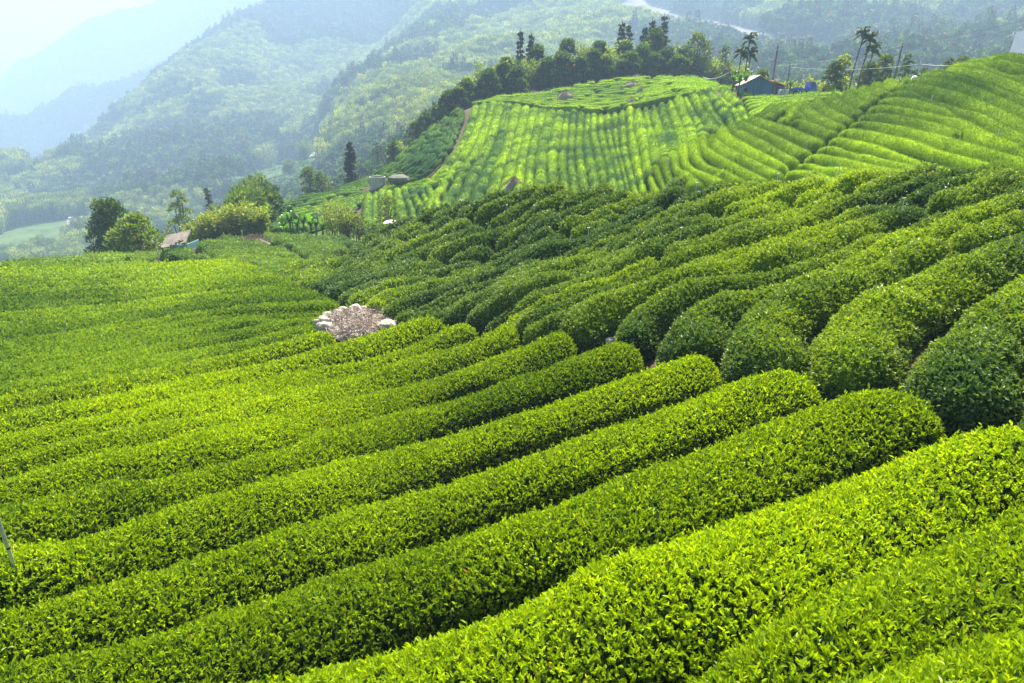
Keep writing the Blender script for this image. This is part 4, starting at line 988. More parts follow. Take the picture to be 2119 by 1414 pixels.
# ------------------------------------------------------------------ far forests (one mass each)
def crown_proto(kind, seed):
    r_ = np.random.default_rng(seed); q = QM()
    if kind == 'b':
        cl = []
        for i in range(9):
            a = r_.uniform(0, 6.28); rr = r_.uniform(0, .32); rad = r_.uniform(.16, .27); cl.append(((math.cos(a)*rr, math.sin(a)*rr, .25+r_.uniform(0, .5)), (rad, rad, rad*.75)))
        clump_crown(q, cl, .17, 900, r_, .45, aspect=.8)
    elif kind == 'p':
        k = 420; s = r_.random(k)**.8
        a = r_.uniform(0, 6.28, k); rr = (.10+.26*np.sin(s*2.7))*np.sqrt(r_.random(k)); 
        p = np.stack([np.cos(a)*rr, np.sin(a)*rr, s*1.3], -1)
        q.cards(p, np.stack([np.cos(a)*.5, np.sin(a)*.5, np.full(k, .8)], -1)+r_.normal(0, .3, (k, 3)), r_.normal(0, 1, (k, 3)), .15*r_.uniform(.6, 1.4, k), .05, tint=r_.random(k), young=.15+.6*s+r_.normal(0, .15, k), hexa=False)
    else:
        k = 380; s = r_.random(k); a = r_.uniform(0, 6.28, k); rr = .28*(1-s)**.8*r_.uniform(.5, 1, k)
        p = np.stack([np.cos(a)*rr, np.sin(a)*rr, s*1.5], -1)
        q.cards(p, np.stack([np.cos(a), np.sin(a), -.1+0*a], -1)+r_.normal(0, .3, (k, 3)), np.array([0, 0, 1.])+r_.normal(0, .4, (k, 3)), .13*r_.uniform(.6, 1.3, k), .06, tint=r_.random(k), young=.15+r_.normal(0, .15, k), hexa=False)
    return q
BARE = [  # bare ground, roads and clearings kept free of trees (photo outlines)
 [(55,350),(110,318),(165,300),(170,308),(115,330),(62,358)],
 [(1262,-10),(1300,-10),(1400,28),(1500,48),(1640,82),(1735,100),(1735,112),(1630,95),(1490,64),(1390,44),(1285,16)],
 [(138,455),(200,452),(195,470),(160,478),(150,500),(140,475)],
 [(95,515),(120,505),(150,508),(130,520)],
 [(640,328),(645,300),(668,286),(678,290),(662,305),(656,325)],
]
VALLEY_TEA = [(-60,505),(0,485),(60,462),(140,455),(150,478),(110,500),(40,530),(-60,545)]
VALLEY_TEA2 = [(480,372),(560,345),(640,332),(700,345),(640,372),(560,398),(500,400)]
def far_points(n_try, rmin, rmax, seed, spacing):
    """trees spread over the far ground, evenly per metre"""
    r_ = np.random.default_rng(seed)
    r = np.sqrt(r_.uniform(rmin**2, rmax**2, n_try)); ph = r_.uniform(-.80, .78, n_try)
    x = np.sin(ph)*r; y = np.cos(ph)*r; z = hz(x, y)
    u, v, f = proj([x, y, z]); ok = (u > -150) & (u < 2270) & (v > -160) & (v < 560)
    x, y, z, u, v, r, ph = [q_[ok] for q_ in (x, y, z, u, v, r, ph)]
    e = (z+9)/r; a = np.clip((ph-PH0)/(PH1-PH0)*(NPH-1), 0, NPH-1.001).astype(int)
    mx = np.maximum.accumulate(ET, axis=1); jr = np.clip(((np.log(r)-LR[0])/(LR[1]-LR[0])).astype(int), 0, NR-1)
    vis = e > mx[a, jr]-.012
    for P_ in BARE+[VALLEY_TEA, VALLEY_TEA2]: vis &= ~(inpoly(u, v, P_) | inpoly(u, v-5, P_) | inpoly(u, v-10, P_) | inpoly(u, v-16, P_))
    for dv_ in (22, 29): vis &= ~inpoly(u, v-dv_, BARE[1])
    return x[vis], y[vis], z[vis], u[vis], v[vis], r[vis]
def scatter(name, protos, xyz, scl, rot, label, mats):
    me = bpy.data.meshes.new(name); me.vertices.add(len(xyz)); me.vertices.foreach_set('co', np.asarray(xyz, np.float32).ravel())
    for nm, ar, ty in (('scl', scl, 'FLOAT'), ('rot', rot, 'FLOAT')):
        a = me.attributes.new(nm, ty, 'POINT'); a.data.foreach_set('value', np.asarray(ar, np.float32))
    me.update(); o = bpy.data.objects.new(name, me); scene.collection.objects.link(o)
    coll = bpy.data.collections.new(name+'_kinds')
    for i, q in enumerate(protos):
        c = q.build('crown_kind', mats); scene.collection.objects.unlink(c); coll.objects.link(c)
    ng = bpy.data.node_groups.new(name, 'GeometryNodeTree')
    ng.interface.new_socket('Geometry', in_out='INPUT', socket_type='NodeSocketGeometry'); ng.interface.new_socket('Geometry', in_out='OUTPUT', socket_type='NodeSocketGeometry')
    N_ = ng.nodes; gi = N_.new('NodeGroupInput'); go = N_.new('NodeGroupOutput'); iop = N_.new('GeometryNodeInstanceOnPoints'); ci = N_.new('GeometryNodeCollectionInfo')
    ci.inputs['Collection'].default_value = coll; ci.inputs['Separate Children'].default_value = True; ci.inputs['Reset Children'].default_value = True
    iop.inputs['Pick Instance'].default_value = True
    s = N_.new('GeometryNodeInputNamedAttribute'); s.data_type = 'FLOAT'; s.inputs['Name'].default_value = 'scl'
    r = N_.new('GeometryNodeInputNamedAttribute'); r.data_type = 'FLOAT'; r.inputs['Name'].default_value = 'rot'
    cx = N_.new('ShaderNodeCombineXYZ'); l = ng.links
    l.new(gi.outputs[0], iop.inputs['Points']); l.new(ci.outputs[0], iop.inputs['Instance'])
    l.new(r.outputs['Attribute'], cx.inputs['Z']); l.new(cx.outputs[0], iop.inputs['Rotation']); l.new(s.outputs['Attribute'], iop.inputs['Scale'])
    l.new(iop.outputs[0], go.inputs[0])
    md = o.modifiers.new('trees', 'NODES'); md.node_group = ng
    return tag(o, label, 'forest', kind='stuff')
x, y, z, u, v, r = far_points(260000, 205, 2500, 5, 8)
pn = noise(np.stack([x, y], -1), 170, 61)+.6*noise(np.stack([x, y], -1), 55, 62)
SPUR = [(430,430),(560,330),(700,205),(830,125),(1000,80),(1160,0),(1300,-60),(1300,200),(900,260),(780,330),(700,330),(560,380)]
pale = inpoly(u, v, SPUR)*.75+(u > 1150)*.38-.15
isb = pn+pale > .28
thin = np.where(isb, rng.random(len(x)) < 1.0, rng.random(len(x)) < .62)
rs = np.random.default_rng(9)
def put(mask, name, protos, smin, smax, label, mats):
    X = np.stack([x[mask], y[mask], z[mask]-1.0], -1); k = len(X)
    sc_ = rs.uniform(smin, smax, k)*np.clip(r[mask]/420, .75, 2.1)
    return scatter(name, protos, X, sc_, rs.uniform(0, 6.28, k), label, mats)
put((~isb) & thin, 'mountain_forest', [crown_proto('b', 70+i) for i in range(7)]+[crown_proto('c', 75)], 5.5, 11, 'blue-green broadleaf forest covering the hazy mountainsides', ['far_crown'])
put(isb & thin, 'bamboo_forest', [crown_proto('p', 80+i) for i in range(4)], 5.5, 9, 'pale feathery bamboo forest on the sunlit spurs', ['far_bamboo'])
x, y, z, u, v, r = far_points(30000, 2700, 4200, 6, 20)
put(np.ones(len(x), bool), 'distant_forest', [crown_proto('b', 90+i) for i in range(2)], 9, 15, 'barely visible forest on the farthest ridge', ['far_crown'])
# valley side just beyond the near hills
x, y, z, u, v, r = far_points(9000, 95, 205, 8, 6)
m_ = ~inpoly(u, v, [(560,400),(955,200),(1250,150),(1520,150),(1900,150),(2119,95),(2300,40),(2300,600),(560,600)]) & (y > 96) & ((u < 900) | (r > 185))
m_ &= ~((u > 380) & (u < 600) & (r < 110))
put(m_, 'valley_thicket', [crown_proto('b', 95), crown_proto('p', 96), crown_proto('b', 97)], 4.5, 9, 'green thicket filling the valley below the tea fields', ['crown'])

def draped(name, poly, mat, lift, label=None, kind='structure', rmin=150, step=5, cat=None):
    P_ = np.array(poly, float); u0, v0 = P_.min(0); u1, v1 = P_.max(0)
    us = np.arange(u0, u1+step, step); vs = np.arange(v0, v1+step*.5, step*.5)
    UU, VV = np.meshgrid(us, vs, indexing='ij'); W = cast(UU.ravel(), VV.ravel(), rmin).reshape(len(us), len(vs), 3)
    q = []; 
    for i in range(len(us)-1):
        for j in range(len(vs)-1):
            cu, cv_ = us[i]+step/2, vs[j]+step/4
            if not inpoly(np.array(cu), np.array(cv_), poly): continue
            c = W[i:i+2, j:j+2].reshape(-1, 3)
            if np.isnan(c).any() or np.ptp(np.linalg.norm(c, axis=1)) > 90: continue
            a = i*len(vs)+j; q.append((a, a+1, a+len(vs)+1, a+len(vs)))
    if not q: return
    V = np.nan_to_num(W.reshape(-1, 3)); V[:, 2] += lift
    used, inv = np.unique(np.array(q), return_inverse=True)
    o = QM().add(V[used], inv.reshape(-1, 4), smooth=True).build(name, [mat]); tag(o, label, cat, kind=kind); return o
draped('bare_slope', BARE[0], 'bare', 2.0); draped('hillside_track', BARE[1], 'bare', 2.0); draped('dirt_clearing', BARE[2], 'bare', 1.0); draped('dirt_clearing', BARE[3], 'bare', 1.0)
draped('road', BARE[4], 'asphalt', 1.2, step=3)
STY['V'] = dict(young=.3, ypatch=.4, yscale=20, fill=.8, lump=.2, lift=.5, base=-.8, mats=['tea_wood', 'tea_leaf_mid'], cover=1.0, lpx=.0030, body=.9, seg=6, wmax=5)
vt_ = [resample([(-60,505-1),(0,485),(60,463),(140,455)], 40), resample([(-60,550),(0,538),(50,522),(150,478)], 40)]
mass('tea_field', family(vt_, [9], m=40), 130, 620, 'V', 'hazy tea field at the bottom of the valley on the far left', 30, seed=200)
vt2 = [resample([(490,372),(560,350),(620,335),(690,340)], 40), resample([(500,405),(560,398),(630,375),(700,352)], 40)]
mass('tea_field', family(vt2, [8], m=40), 150, 1000, 'V', 'hazy blue-green tea field below the road bend', 30, seed=230)

exec_objects = True
# ------------------------------------------------------------------ built objects
def stone(qm, c, r0, r_, flat=.7, mat=0):
    n1, n2 = 7, 10; th = np.linspace(.02, math.pi-.02, n1)[:, None]; ph = np.linspace(0, 2*math.pi, n2, endpoint=False)[None]
    d = np.stack([np.sin(th)*np.cos(ph), np.sin(th)*np.sin(ph), np.cos(th)+0*ph], -1)
    s = r0*np.array([r_.uniform(.8, 1.3), r_.uniform(.7, 1.1), flat])*(1+.28*noise(d+r_.uniform(-50, 50, 3), .8, 71))[..., None]
    v = np.array(c)+d*s; i = np.arange(n1-1)[:, None]*n2; j = np.arange(n2)[None]
    qm.add(v.reshape(-1, 3), np.stack([i+j, i+n2+j, i+n2+(j+1) % n2, i+(j+1) % n2], -1).reshape(-1, 4), smooth=False, mat=mat)
def brush_pile(u, v, wpx, hpx, label, seed, rmin=40, rmax=240, group=None, density=1.0):
    r_ = np.random.default_rng(seed); b = surf_at(u, v, rmin, rmax); w = px2m(b, wpx)/2; h = px2m(b, hpx)*1.35
    q = QM(); n1, n2 = 6, 18; t = np.linspace(0, 1, n1)[:, None]; a = np.linspace(0, 2*math.pi, n2, endpoint=False)[None]
    X = np.stack([w*np.cos(a)*(1-t**1.6)+0*t, w*.7*np.sin(a)*(1-t**1.6), h*.75*t**.8-.15+0*a], -1); X = X*(1+.2*noise(X+seed, w*.4, 3)[..., None])
    i = np.arange(n1-1)[:, None]*n2; j = np.arange(n2)[None]
    q.add(X.reshape(-1, 3), np.stack([i+j, i+(j+1) % n2, i+n2+(j+1) % n2, i+n2+j], -1).reshape(-1, 4), smooth=True)
    k = int(900*density); aa = r_.uniform(0, 6.28, k); tt = r_.random(k)**.7; rr = w*(1-tt**1.6)
    p = np.stack([np.cos(aa)*rr, np.sin(aa)*rr*.7, h*.75*tt**.8], -1); d = np.stack([np.cos(aa), np.sin(aa), .5+0*aa], -1)+r_.normal(0, .8, (k, 3))
    q.cards(p, d, r_.normal(0, 1, (k, 3)), w*.28*r_.uniform(.4, 1.3, k), w*.03+.012, hexa=False)
    o = q.build('brush_pile', ['twig']); o.location = b+Vector((0, 0, .05)); return tag(o, label, 'brush pile', group)

# stone-ringed pile of prunings in the foreground
b = ground_at(742, 690, 10, 60); r_ = np.random.default_rng(5)
root = empty('prunings_heap', b, 0, 'brown heap of dry prunings inside a ring of pale stones', 'brush heap')
w = px2m(b, 150)/2; dd = w*1.15
q = QM(); n1, n2 = 9, 30; t = np.linspace(0, 1, n1)[:, None]; a = np.linspace(0, 2*math.pi, n2, endpoint=False)[None]
X = np.stack([w*np.cos(a)*(1-t)+0*t, dd*np.sin(a)*(1-t), .6*np.sqrt(t)-.05+0*a], -1); X[..., 2] += .22*noise(X, .7, 5)
i = np.arange(n1-1)[:, None]*n2; j = np.arange(n2)[None]
q.add(X.reshape(-1, 3), np.stack([i+j, i+(j+1) % n2, i+n2+(j+1) % n2, i+n2+j], -1).reshape(-1, 4), smooth=True)
k = 6500; aa = r_.uniform(0, 6.28, k); tt = np.sqrt(r_.random(k))
p = np.stack([np.cos(aa)*w*tt, np.sin(aa)*dd*tt, .6*np.sqrt(1-tt)+.02+r_.uniform(0, .1, k)], -1); p[:, 2] += .22*noise(p, .7, 5)
d = np.stack([np.cos(aa), np.sin(aa), 0*aa], -1)*.3+r_.normal(0, 1, (k, 3))*np.array([1, 1, .45])
q.cards(p, d, r_.normal(0, 1, (k, 3)), r_.uniform(.10, .42, k), .032, tint=r_.random(k), young=r_.random(k)**.8, hexa=False); heap = q.build('twigs', ['dry_twig'], root); heap.location = (0, 0, .3)
for i in range(30):
    an = math.radians(-28+i*8.2+r_.uniform(-4, 4)); rr = r_.uniform(.82, 1.12)
    s = QM(); stone(s, (math.cos(an)*w*rr, math.sin(an)*dd*rr, .62+r_.uniform(0, .15)), r_.uniform(.15, .38), r_, flat=.6); s.build('stone', ['stone'], root)
for i, (u, v, s_) in enumerate([(1265,712,.22),(1440,738,.26),(612,600,.25),(628,608,.2),(650,612,.18),(498,566,.3),(735,512,.35)]):
    bb = ground_at(u, v, 8, 80); q = QM(); stone(q, (0, 0, .1), s_, r_, .7); o = q.build('boulder', ['stone']); o.location = bb
    tag(o, ['pale stone at the foot of the dark hedges, centre right', 'flat pale stone in bare soil below the small dark hedge', 'upper stone of three on the path left of the mound', 'middle stone of three on the path left of the mound', 'lower stone of three on the path left of the mound', 'far stone on the path near the old hut', 'pale boulder at the back end of the mound'][i], 'stone')
for u, v, w_, h_, lab in [(1170,206,38,17,'widest brush pile on the hilltop tea, furthest left'),(1306,214,22,11,'brush pile at the lower edge of the hilltop tea'),(1308,178,30,9,'low wide brush pile near the middle of the hilltop'),
    (1326,192,18,10,'brush pile right of the smallest one'),(1286,188,12,8,'smallest brush pile on the hilltop'),(1317,160,18,6,'brush pile against the edge of the wood'),(1421,161,14,6,'greyish brush pile at the far right hilltop edge'),(1105,190,26,6,'flat brush pile at the left edge of the wood')]:
    brush_pile(u, v, w_, h_, lab, int(u), group='brush piles on the hilltop', density=.35)
brush_pile(528, 503, 60, 14, 'dry brush pile among the bench tea rows', 77, 40, 100, density=.6)
brush_pile(1063, 388, 38, 20, 'twiggy brush pile peeping over the mound below the middle hill', 78, 60, 120, density=.5)

# concrete tank
b = surf_at(782, 386, 90, 170); R_ = px2m(b, 33)/2; H_ = size_for(b, 366)
root = empty('water_tank', b, 0, 'round open concrete water tank beside the middle hill', 'water tank')
q = QM(); a = np.linspace(0, 2*math.pi, 33)[:-1]
prof = [(R_, -.6), (R_, H_-.18), (R_*1.03, H_-.18), (R_*1.03, H_), (R_*.9, H_), (R_*.9, H_*.35)]
v = np.array([[(r0*math.cos(x_), r0*math.sin(x_), z_) for x_ in a] for r0, z_ in prof]); n2 = 32; i = np.arange(len(prof)-1)[:, None]*n2; j = np.arange(n2)[None]
q.add(v.reshape(-1, 3), np.stack([i+j, i+(j+1) % n2, i+n2+(j+1) % n2, i+n2+j], -1).reshape(-1, 4)); q.build('tank_wall', ['concrete'], root)
q = QM(); v = np.array([(R_*.9*math.cos(x_), R_*.9*math.sin(x_), H_*.4) for x_ in a]+[(0, 0, H_*.4)]); q.add(v, [(2*c, 2*c+1, (2*c+2) % 32, 32) for c in range(16)]); q.build('water', ['glass'], root)
bb = surf_at(826, 379, 90, 170); q = QM(); stone(q, (0, 0, .3), 2.3, np.random.default_rng(3), .36); o = q.build('boulder', ['dark_rock']); o.location = bb+Vector((0, 0, .3)); tag(o, 'long dark grass-topped boulder right of the concrete tank', 'boulder')

# blue-grey shed with a rusty roof
bl = surf_at(1590, 199, 85, 150); Ys = bl.y
sx = px2m(bl, 1)     # metres per photo pixel there
root = empty('tin_shed', bl, math.radians(-8), 'blue-grey tin shed with a rust-striped pitched roof', 'shed')
W_, D_ = 68*sx, 4.6; He = 24*sx; Hr = 40*sx
x0, x1 = -52*sx, 12*sx; xm = -22*sx
q = QM()
q.add([(x0, 0, -1), (xm, 0, -1), (xm, 0, Hr), (x0, 0, He)], [(0, 1, 2, 3)]).add([(xm, 0, -1), (x1, 0, -1), (x1, 0, He*.9), (xm, 0, Hr)], [(0, 1, 2, 3)])
q.add([(x0, D_, -1), (xm, D_, -1), (xm, D_, Hr), (x0, D_, He)], [(3, 2, 1, 0)]).add([(xm, D_, -1), (x1, D_, -1), (x1, D_, He*.9), (xm, D_, Hr)], [(3, 2, 1, 0)])
q.add([(x0, 0, -1), (x0, D_, -1), (x0, D_, He), (x0, 0, He)], [(0, 1, 2, 3)]).add([(x1, 0, -1), (x1, D_, -1), (x1, D_, He*.9), (x1, 0, He*.9)], [(3, 2, 1, 0)])
q.build('wall', ['wall_tin'], root)
def slab(x_a, z_a, x_b, z_b, y_a, y_b, th=.08):
    return QM().add([(x_a, y_a, z_a), (x_b, y_a, z_b), (x_b, y_b, z_b), (x_a, y_b, z_a), (x_a, y_a, z_a+th), (x_b, y_a, z_b+th), (x_b, y_b, z_b+th), (x_a, y_b, z_a+th)], [(0,3,2,1),(4,5,6,7),(0,1,5,4),(1,2,6,5),(2,3,7,6),(3,0,4,7)])
sl_ = (Hr-He)/(xm-x0); sr_ = (Hr-He*.9)/(x1-xm)
slab(x0-.5, He-.5*sl_+.02, xm, Hr+.02, -.35, D_+.4).build('roof', ['roof_tin'], root)
# the lit roof half, longer towards the right
slab(xm+.004, Hr+.02, x1+.5, He*.9-.5*sr_+.02, -.35, D_+.4).build('roof', ['roof_tin'], root)
QM().box(x1+.05, x1+22*sx, 1.2, D_+.8, -.6, He*.8).build('lean_to', ['wall_tin'], root)
slab(x1-.2, He*1.25, x1+26*sx, He*.78, .8, D_+1.4).build('lean_to_roof', ['roof_tin'], root)
QM().box(x0+2*sx, x0+8*sx, -.06, -.01, 8*sx, 16*sx).build('window', ['glass'], root)
QM().box(x1-3*sx, x1+.02, -.06, -.01, -.2, He*.78).build('door_post', ['twig'], root)
QM().box(-24*sx, -14*sx, -1.2, -.5, -.1, 3*sx).build('blue_tub', ['blue'], root)['label'] = 'blue plastic tub standing against the front wall'
# clutter beside it
for i, (u, v, c_, lab) in enumerate([(1612, 193, 'metal', 'dark drum beside the shed'), (1620, 193, 'concrete', 'pale concrete basin beside the shed door')]):
    bb = surf_at(u, v, 85, 150); q = QM(); aR = .45 if i == 0 else .62; q.tube([(0, 0, 0), (0, 0, .8), (0, 0, .82), (0, 0, .9)], [aR, aR*1.05, aR*.95, aR*.9], seg=16)
    o = q.build('drum' if i == 0 else 'basin', [c_]); o.location = bb+Vector((0, -.3, .05)); tag(o, lab, 'drum' if i == 0 else 'basin')

# small blue pickup
b = surf_at(1662, 191, 90, 150); b.z += .1; s = px2m(b, 1)
root = empty('pickup_truck', b, math.radians(12), 'small blue flatbed truck parked right of the shed', 'truck')
Ln = 46*s; k_ = Ln/3.4
def bx(*a): return QM().box(*[t_*k_ for t_ in a])
cab = QM()
cab.prism([(-.7*k_, .45*k_), (.7*k_, .45*k_), (.7*k_, 1.05*k_), (-.7*k_, 1.05*k_)], .55*k_, 1.7*k_, 0)
cab.add([(x_*k_, y_*k_, z_*k_) for x_, y_, z_ in [(.55,-.7,1.05),(1.7,-.7,1.05),(1.7,.7,1.05),(.55,.7,1.05),(.6,-.62,1.78),(1.38,-.62,1.78),(1.38,.62,1.78),(.6,.62,1.78)]], [(4,5,6,7),(0,1,5,4),(1,2,6,5),(2,3,7,6),(3,0,4,7)])
cab.build('cab', ['blue'], root)
gl = QM(); gl.box(.585*k_, .597*k_, -.5*k_, .5*k_, 1.2*k_, 1.62*k_); gl.build('rear_window', ['glass'], root)
gl = QM(); gl.add([(x_*k_, y_*k_, z_*k_) for x_, y_, z_ in [(.72,-.70,1.12),(1.5,-.70,1.12),(1.34,-.648,1.66),(.72,-.648,1.66)]], [(0,1,2,3)]); gl.build('side_window', ['glass'], root)
gl = QM(); gl.add([(x_*k_, y_*k_, z_*k_) for x_, y_, z_ in [(1.70,-.6,1.1),(1.70,.6,1.1),(1.42,.56,1.72),(1.42,-.56,1.72)]], [(0,1,2,3)]); gl.build('windscreen', ['glass'], root)
bx(-1.7, .5, -.72, .72, .55, .66).build('flatbed', ['blue'], root)
for y0, y1 in ((-.76, -.72), (.72, .76)): bx(-1.7, .5, y0, y1, .52, .86).build('side_board', ['blue'], root)
bx(-1.76, -1.71, -.72, .72, .52, .86).build('tailgate', ['blue'], root)
bx(-1.6, 1.6, -.4, .4, .34, .45).build('chassis', ['black'], root)
bx(1.7, 1.76, -.68, .68, .38, .52).build('bumper', ['white'], root)
for y_ in (-.5, .5): bx(1.703, 1.73, y_-.12, y_+.12, .68, .84).build('headlight', ['white'], root)
for x_ in (-1.05, 1.15):
    for y_ in (-.66, .66):
        wq = QM(); wq.tube([(x_*k_, (y_-.09)*k_, .27*k_), (x_*k_, (y_+.09)*k_, .27*k_)], [.27*k_]*2, seg=16); wh = wq.build('wheel', ['black'], root)
        wq = QM(); wq.tube([(x_*k_, (y_-.095)*k_, .27*k_), (x_*k_, (y_+.095)*k_, .27*k_)], [.14*k_]*2, seg=12); wq.build('rim', ['white'], wh)
pr = QM(); pr.box(-1.2*k_, -.55*k_, -.5*k_, .3*k_, .665*k_, 1.0*k_); o = pr.build('crate', ['purple']); o.location = b; o.rotation_euler.z = math.radians(12); tag(o, 'purple crate lying on the bed of the blue truck', 'crate')

# poles and cables
def pole(ub, vb, vt, r0, label, name='utility_pole', rmin=60, rmax=170, lean=0.0, cat='pole', mat='pole', Y=None, arm=True):
    bb, h = standing(ub, vb, vt, Y, rmin, rmax)
    root = empty(name, bb, 0, label, cat)
    q = QM(); t = np.linspace(0, 1, 8); q.tube(np.stack([lean*t, 0*t, -.6+(h+.6)*t], -1), r0*(1-.35*t), seg=10); q.build('post', [mat], root)
    if arm:
        for dz in (.25, .9):
            q = QM(); q.tube([(lean-.02, -.12, h-dz), (lean+.02, -.26, h-dz)], [.05, .06], seg=8); q.build('insulator', ['white'], root)
    return bb, h, lean
pA = pole(1592, 206, 90, .16, 'tallest bare utility pole in front of the blue-grey shed', lean=.25)
pB = pole(1549, 201, 135, .12, 'short dark pole at the left half of the blue-grey shed')
pC = pole(1627, 194, 131, .13, 'short dark pole at the right corner of the blue-grey shed')
pD = pole(1847, 168, 90, .17, 'leaning utility pole among the trees right of the truck', lean=.55)
pE = pole(609, 496, 437, .07, 'thin black post at the back edge of the bench', rmin=50, rmax=110, mat='black', arm=False)
pF = pole(1851, 165, 118, .05, 'thin grey lamp post beside the leaning pole', name='lamp_post', mat='metal', cat='lamp post', arm=False)
pG = pole(1900, 152, 120, .05, 'thin grey post on the crest right of the upright tree', mat='metal', arm=False, Y=118)
def cable(p, q, sag, mat, label, r0=.02, name='overhead_cable'):
    t = np.linspace(0, 1, 24)[:, None]; p = np.array(p); q = np.array(q); P = p+(q-p)*t-np.array([0, 0, 1.])*sag*4*t*(1-t)
    m_ = QM(); m_.tube(P, r0, seg=5, cap=False); tag(m_.build(name, [mat]), label, 'cable')
def top(pp, dz=0): return (pp[0].x+pp[2], pp[0].y, pp[0].z+pp[1]-dz)
fr = at(2250, 8, 120); fr2 = at(2250, 30, 115)
cable(top(pA, 2.6), top(pD, .6), .9, 'wire', 'black cable sagging from the tallest pole to the leaning pole')
cable(top(pA, 3.2), top(pD, .25), .5, 'wire_white', 'thin pale cable just under the black one', .014)
cable(top(pD, .3), fr, .4, 'wire', 'black cable rising from the leaning pole to the right edge')
cable(top(pD, .6), fr2, .4, 'wire', 'lower faint cable from the leaning pole to the right edge', .014)
cable(top(pC, .6), top(pG, .9), .6, 'wire_white', 'white hose strung between the short pole and the crest post', .035)
pH = top(pG, .9); cable(pH, at(2035, 131, 100), .3, 'wire_white', 'white hose running on from the crest post to the slope', .03)
cable(at(1455, 160, 150), at(1508, 150, 120), .6, 'wire_white', 'short white hose at the right edge of the wood', .04)

# old hut with a broken roof
bl = surf_at(372, 518, 55, 110); bl.z += .35; s = px2m(bl, 1)
root = empty('old_hut', bl, math.radians(-6), 'half-collapsed hut with grey board roof and pale blue wall', 'hut')
z0 = 6*s
q = QM(); n1, n2 = 10, 8
ug = np.linspace(-38, 22, n1)[:, None]*s; vg = np.linspace(0, 1, n2)[None]
uu_ = np.linspace(0, 1, n1)[:, None]
X = np.stack([(-24+54*uu_-vg*(20-2*uu_))*s, -1.2+vg*2.6+0*uu_, (3+13*uu_+vg*(13+2*uu_))*s+.10*noise(np.stack([uu_*5+0*vg, vg*3+0*uu_], -1), .8, 9)], -1)
i = np.arange(n1-1)[:, None]*n2; j = np.arange(n2-1)[None]; qq = np.stack([i+j, i+n2+j, i+n2+j+1, i+j+1], -1).reshape(-1, 4)
drop = {(3, 0), (6, 1), (6, 0), (7, 1), (5, 0)}
keep = [k for k, (a_, b_) in enumerate([(a_, b_) for a_ in range(n1-1) for b_ in range(n2-1)]) if (a_, b_) not in drop]
q.add(X.reshape(-1, 3), qq[keep]); rf = q.build('roof', ['weathered'], root); sm_ = rf.modifiers.new('thickness', 'SOLIDIFY'); sm_.thickness = .09
QM().box(-6*s, 28*s, -.9, -.8, -.5, 9*s).build('wall', ['tealwall'], root); QM().box(28*s, 28*s+.1, -.9, 1.2, -.5, 11*s).build('wall', ['tealwall'], root)
for xp in (-38*s, -14*s, 8*s): QM().tube([(xp, 1.3, -.5), (xp, 1.3, 16*s+(xp/s+42)*.22*s)], [.07, .07], seg=6).build('post', ['pole'], root)
for xp in (-22*s, -8*s): QM().tube([(xp, -1.1, -.5), (xp, -1.1, (3+(xp/s+24)*.24)*s)], [.06, .06], seg=6).build('post', ['pole'], root)
# curved white sheet roof
_x, _f, _d = raydir(812, 478); bl = Vector((float(_x/_f*74), 74, 0)); bl.z = z_at_v(74, 480)
ground_z = gz(bl.x, bl.y); s = px2m(bl, 1)
root = empty('sheet_shelter', bl, math.radians(8), 'low shelter with an arched white sheet roof behind the mound', 'shelter')
t = np.linspace(0, 1, 12)[:, None]; yy = np.linspace(-1.2, 2.0, 6)[None]
X = np.stack([(-22+46*t)*s+0*yy, yy+0*t, (3+14*np.sin(t**.55*2.6))*s*.85+.3*yy*.3+0*t], -1); i = np.arange(11)[:, None]*6; j = np.arange(5)[None]
o = QM().add(X.reshape(-1, 3), np.stack([i+j, i+6+j, i+6+j+1, i+j+1], -1).reshape(-1, 4), smooth=True).build('sheet_roof', ['white'], root); o.modifiers.new('thickness', 'SOLIDIFY').thickness = .05
for xp in (-20*s, 20*s): QM().tube([(xp, 0, ground_z-bl.z-.3), (xp, 0, 6*s)], [.05, .05], seg=6).build('post', ['pole'], root)
QM().box(-14*s, -6*s, -1.1, -.7, -.3, 5*s).build('blue_tarp', ['blue'], root)
# tiny far buildings
for u, v, w_, h_, lab in [(566, 402, 16, 9, 'tiny white building beside palms below the valley field'), (147, 457, 8, 6, 'tiny white hut at the valley clearing'), (2043, 118, 12, 5, 'small grey roof behind the crest of the right hill')]:
    bb = ground_at(u, v, 100, 1000); s = px2m(bb, 1); bb.z += .5; root = empty('small_house', bb, .2, lab, 'house')
    QM().box(-w_/2*s, w_/2*s, 0, w_*.8*s, -2, h_*.7*s).build('wall', ['concrete'], root)
    rq = QM(); x_a, x_b, ya, yb, zz, zr = -w_*.56*s, w_*.56*s, -w_*.06*s, w_*.86*s, h_*.7*s+.02, h_*s
    rq.add([(x_a, ya, zz), (x_b, ya, zz), (x_b, (ya+yb)/2, zr), (x_a, (ya+yb)/2, zr), (x_a, yb, zz), (x_b, yb, zz)], [(0, 1, 2, 3), (3, 2, 5, 4)]); rq.build('roof', ['white'], root)
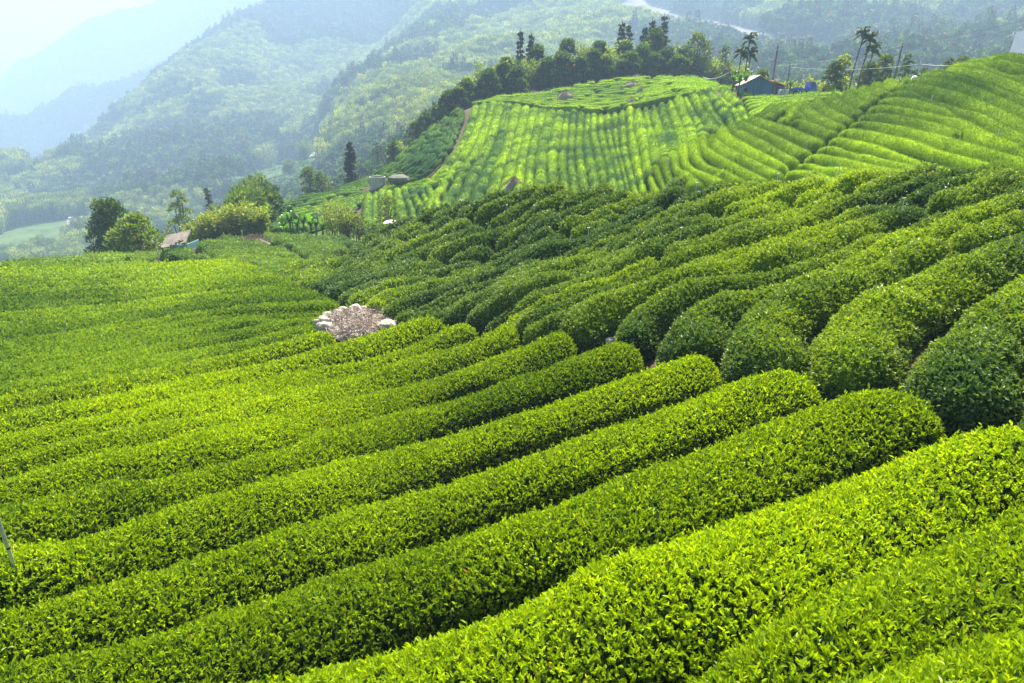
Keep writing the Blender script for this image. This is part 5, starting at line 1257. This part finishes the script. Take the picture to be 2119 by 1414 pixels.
# white stone marker on the crest, striped white building corner at the right edge
bb = ground_at(1888, 174, 70, 120); q = QM(); stone(q, (0, 0, .5), .55, np.random.default_rng(8), 1.2); o = q.build('marker_stone', ['white']); o.location = bb+Vector((0, -.2, .2)); tag(o, 'small white stone at the head of the dark valley line', 'stone')
bb = Vector(at(2122, 108, 95)); s = px2m(bb, 1); q = QM(); q.add([(-4*s, 0, -2), (14*s, 0, -2), (16*s, 0, 42*s), (4*s, 0, 42*s), (-4*s, 3, -2), (14*s, 3, -2), (16*s, 3, 42*s), (4*s, 3, 42*s)], [(0,1,2,3),(7,6,5,4),(0,3,7,4),(3,2,6,7),(1,5,6,2)])
o = q.build('concrete_pylon', ['white']); o.location = bb; tag(o, 'pale sloping concrete pylon at the right edge above the tea', 'pylon')

# irrigation stakes in the tea
stakes = [(92,569,554),(192,569,551),(216,559,545),(204,605,588),(143,537,528),(268,525,514),(329,534,520),(478,565,551),(672,548,518),(540,572,556),(1105,449,426),(1049,440,425),(1217,494,472),(1406,511,472),(1440,396,379),
 (1315,371,362),(1861,461,411),(1733,372,341),(1608,376,360),(428,495,488),(464,493,483),(501,484,478),(570,548,535),(1382,346,330),(1670,303,294),(1928,208,199),(2062,292,270),(910,395,380)]
def place_of(u, v):
    if v < 380: return 'on the right hill'
    if u > 600: return 'in the dark mound'
    return 'in the far left rows' if v > 510 and u < 400 else 'near the back bench'
order = sorted(range(len(stakes)), key=lambda k: stakes[k][0]); cntp = {}
for k in order:
    u, vb, vt = stakes[k]; p = cast([u], [vb], 8, 200)[0]
    if np.isnan(p[0]): continue
    h = z_at_v(p[1], vt)-p[2]; q = QM(); rr = max(.014, .0006*p[1]); q.tube([(0, 0, -.8), (0, 0, h*.5), (.02, 0, h)], [rr, rr, rr], seg=6); q.tube([(-.05, 0, h), (.07, 0, h+.02)], [rr*1.4, rr], seg=6)
    o = q.build('irrigation_stake', ['metal']); o.location = p; pl = place_of(u, vb); j_ = cntp.get(pl, 0); cntp[pl] = j_+1
    tag(o, f'thin metal irrigation stake standing {pl}, {ordinal(j_)} from the left', 'stake', 'irrigation stakes in the tea')
# the near white pipe at the left edge
p = cast([38], [1198], 4, 20)[0]; h = z_at_v(p[1], 1090)-p[2]
root = empty('irrigation_pipe', Vector(p), 0, 'white upright pipe with a dark joint at the left edge', 'pipe')
q = QM(); q.tube([(0, 0, -.6), (-.01, 0, h*.5), (-.03, 0, h*1.25)], [.027]*3, seg=12); q.build('pipe', ['metal'], root)
q = QM(); q.tube([(-.008, 0, h*.58), (-.010, 0, h*.61)], [.031]*2, seg=12); q.build('joint', ['black'], root)

# ------------------------------------------------------------------ haze
def haze():
    me = bpy.data.meshes.new('haze'); zlo = float((ZT-.5).min())-1; zhi = float(ZT.max())+30
    X0, X1, Y0, Y1 = -4700, 4700, -60, 5260
    v = [(x_, y_, z_) for z_ in (zlo, zhi) for x_, y_ in ((X0, Y0), (X1, Y0), (X1, Y1), (X0, Y1))]
    me.from_pydata(v, [], [(0,3,2,1),(4,5,6,7),(0,1,5,4),(1,2,6,5),(2,3,7,6),(3,0,4,7)])
    o = bpy.data.objects.new('haze', me); scene.collection.objects.link(o)
    m, nt, out = new_mat('haze'); p = nt.nodes.new('ShaderNodeVolumePrincipled'); p.inputs['Density'].default_value = HAZE; p.inputs['Color'].default_value = (.50, .69, .96, 1)
    p.inputs['Anisotropy'].default_value = 0.0
    nt.links.new(p.outputs[0], out.inputs['Volume']); me.materials.append(m)
    tag(o, 'thin blue haze over the valley and mountains', 'haze', kind='stuff'); return o
HAZE = .00052
haze()
print('hedges', len(HEDGES), 'leaves', LEAF_TOTAL[0])
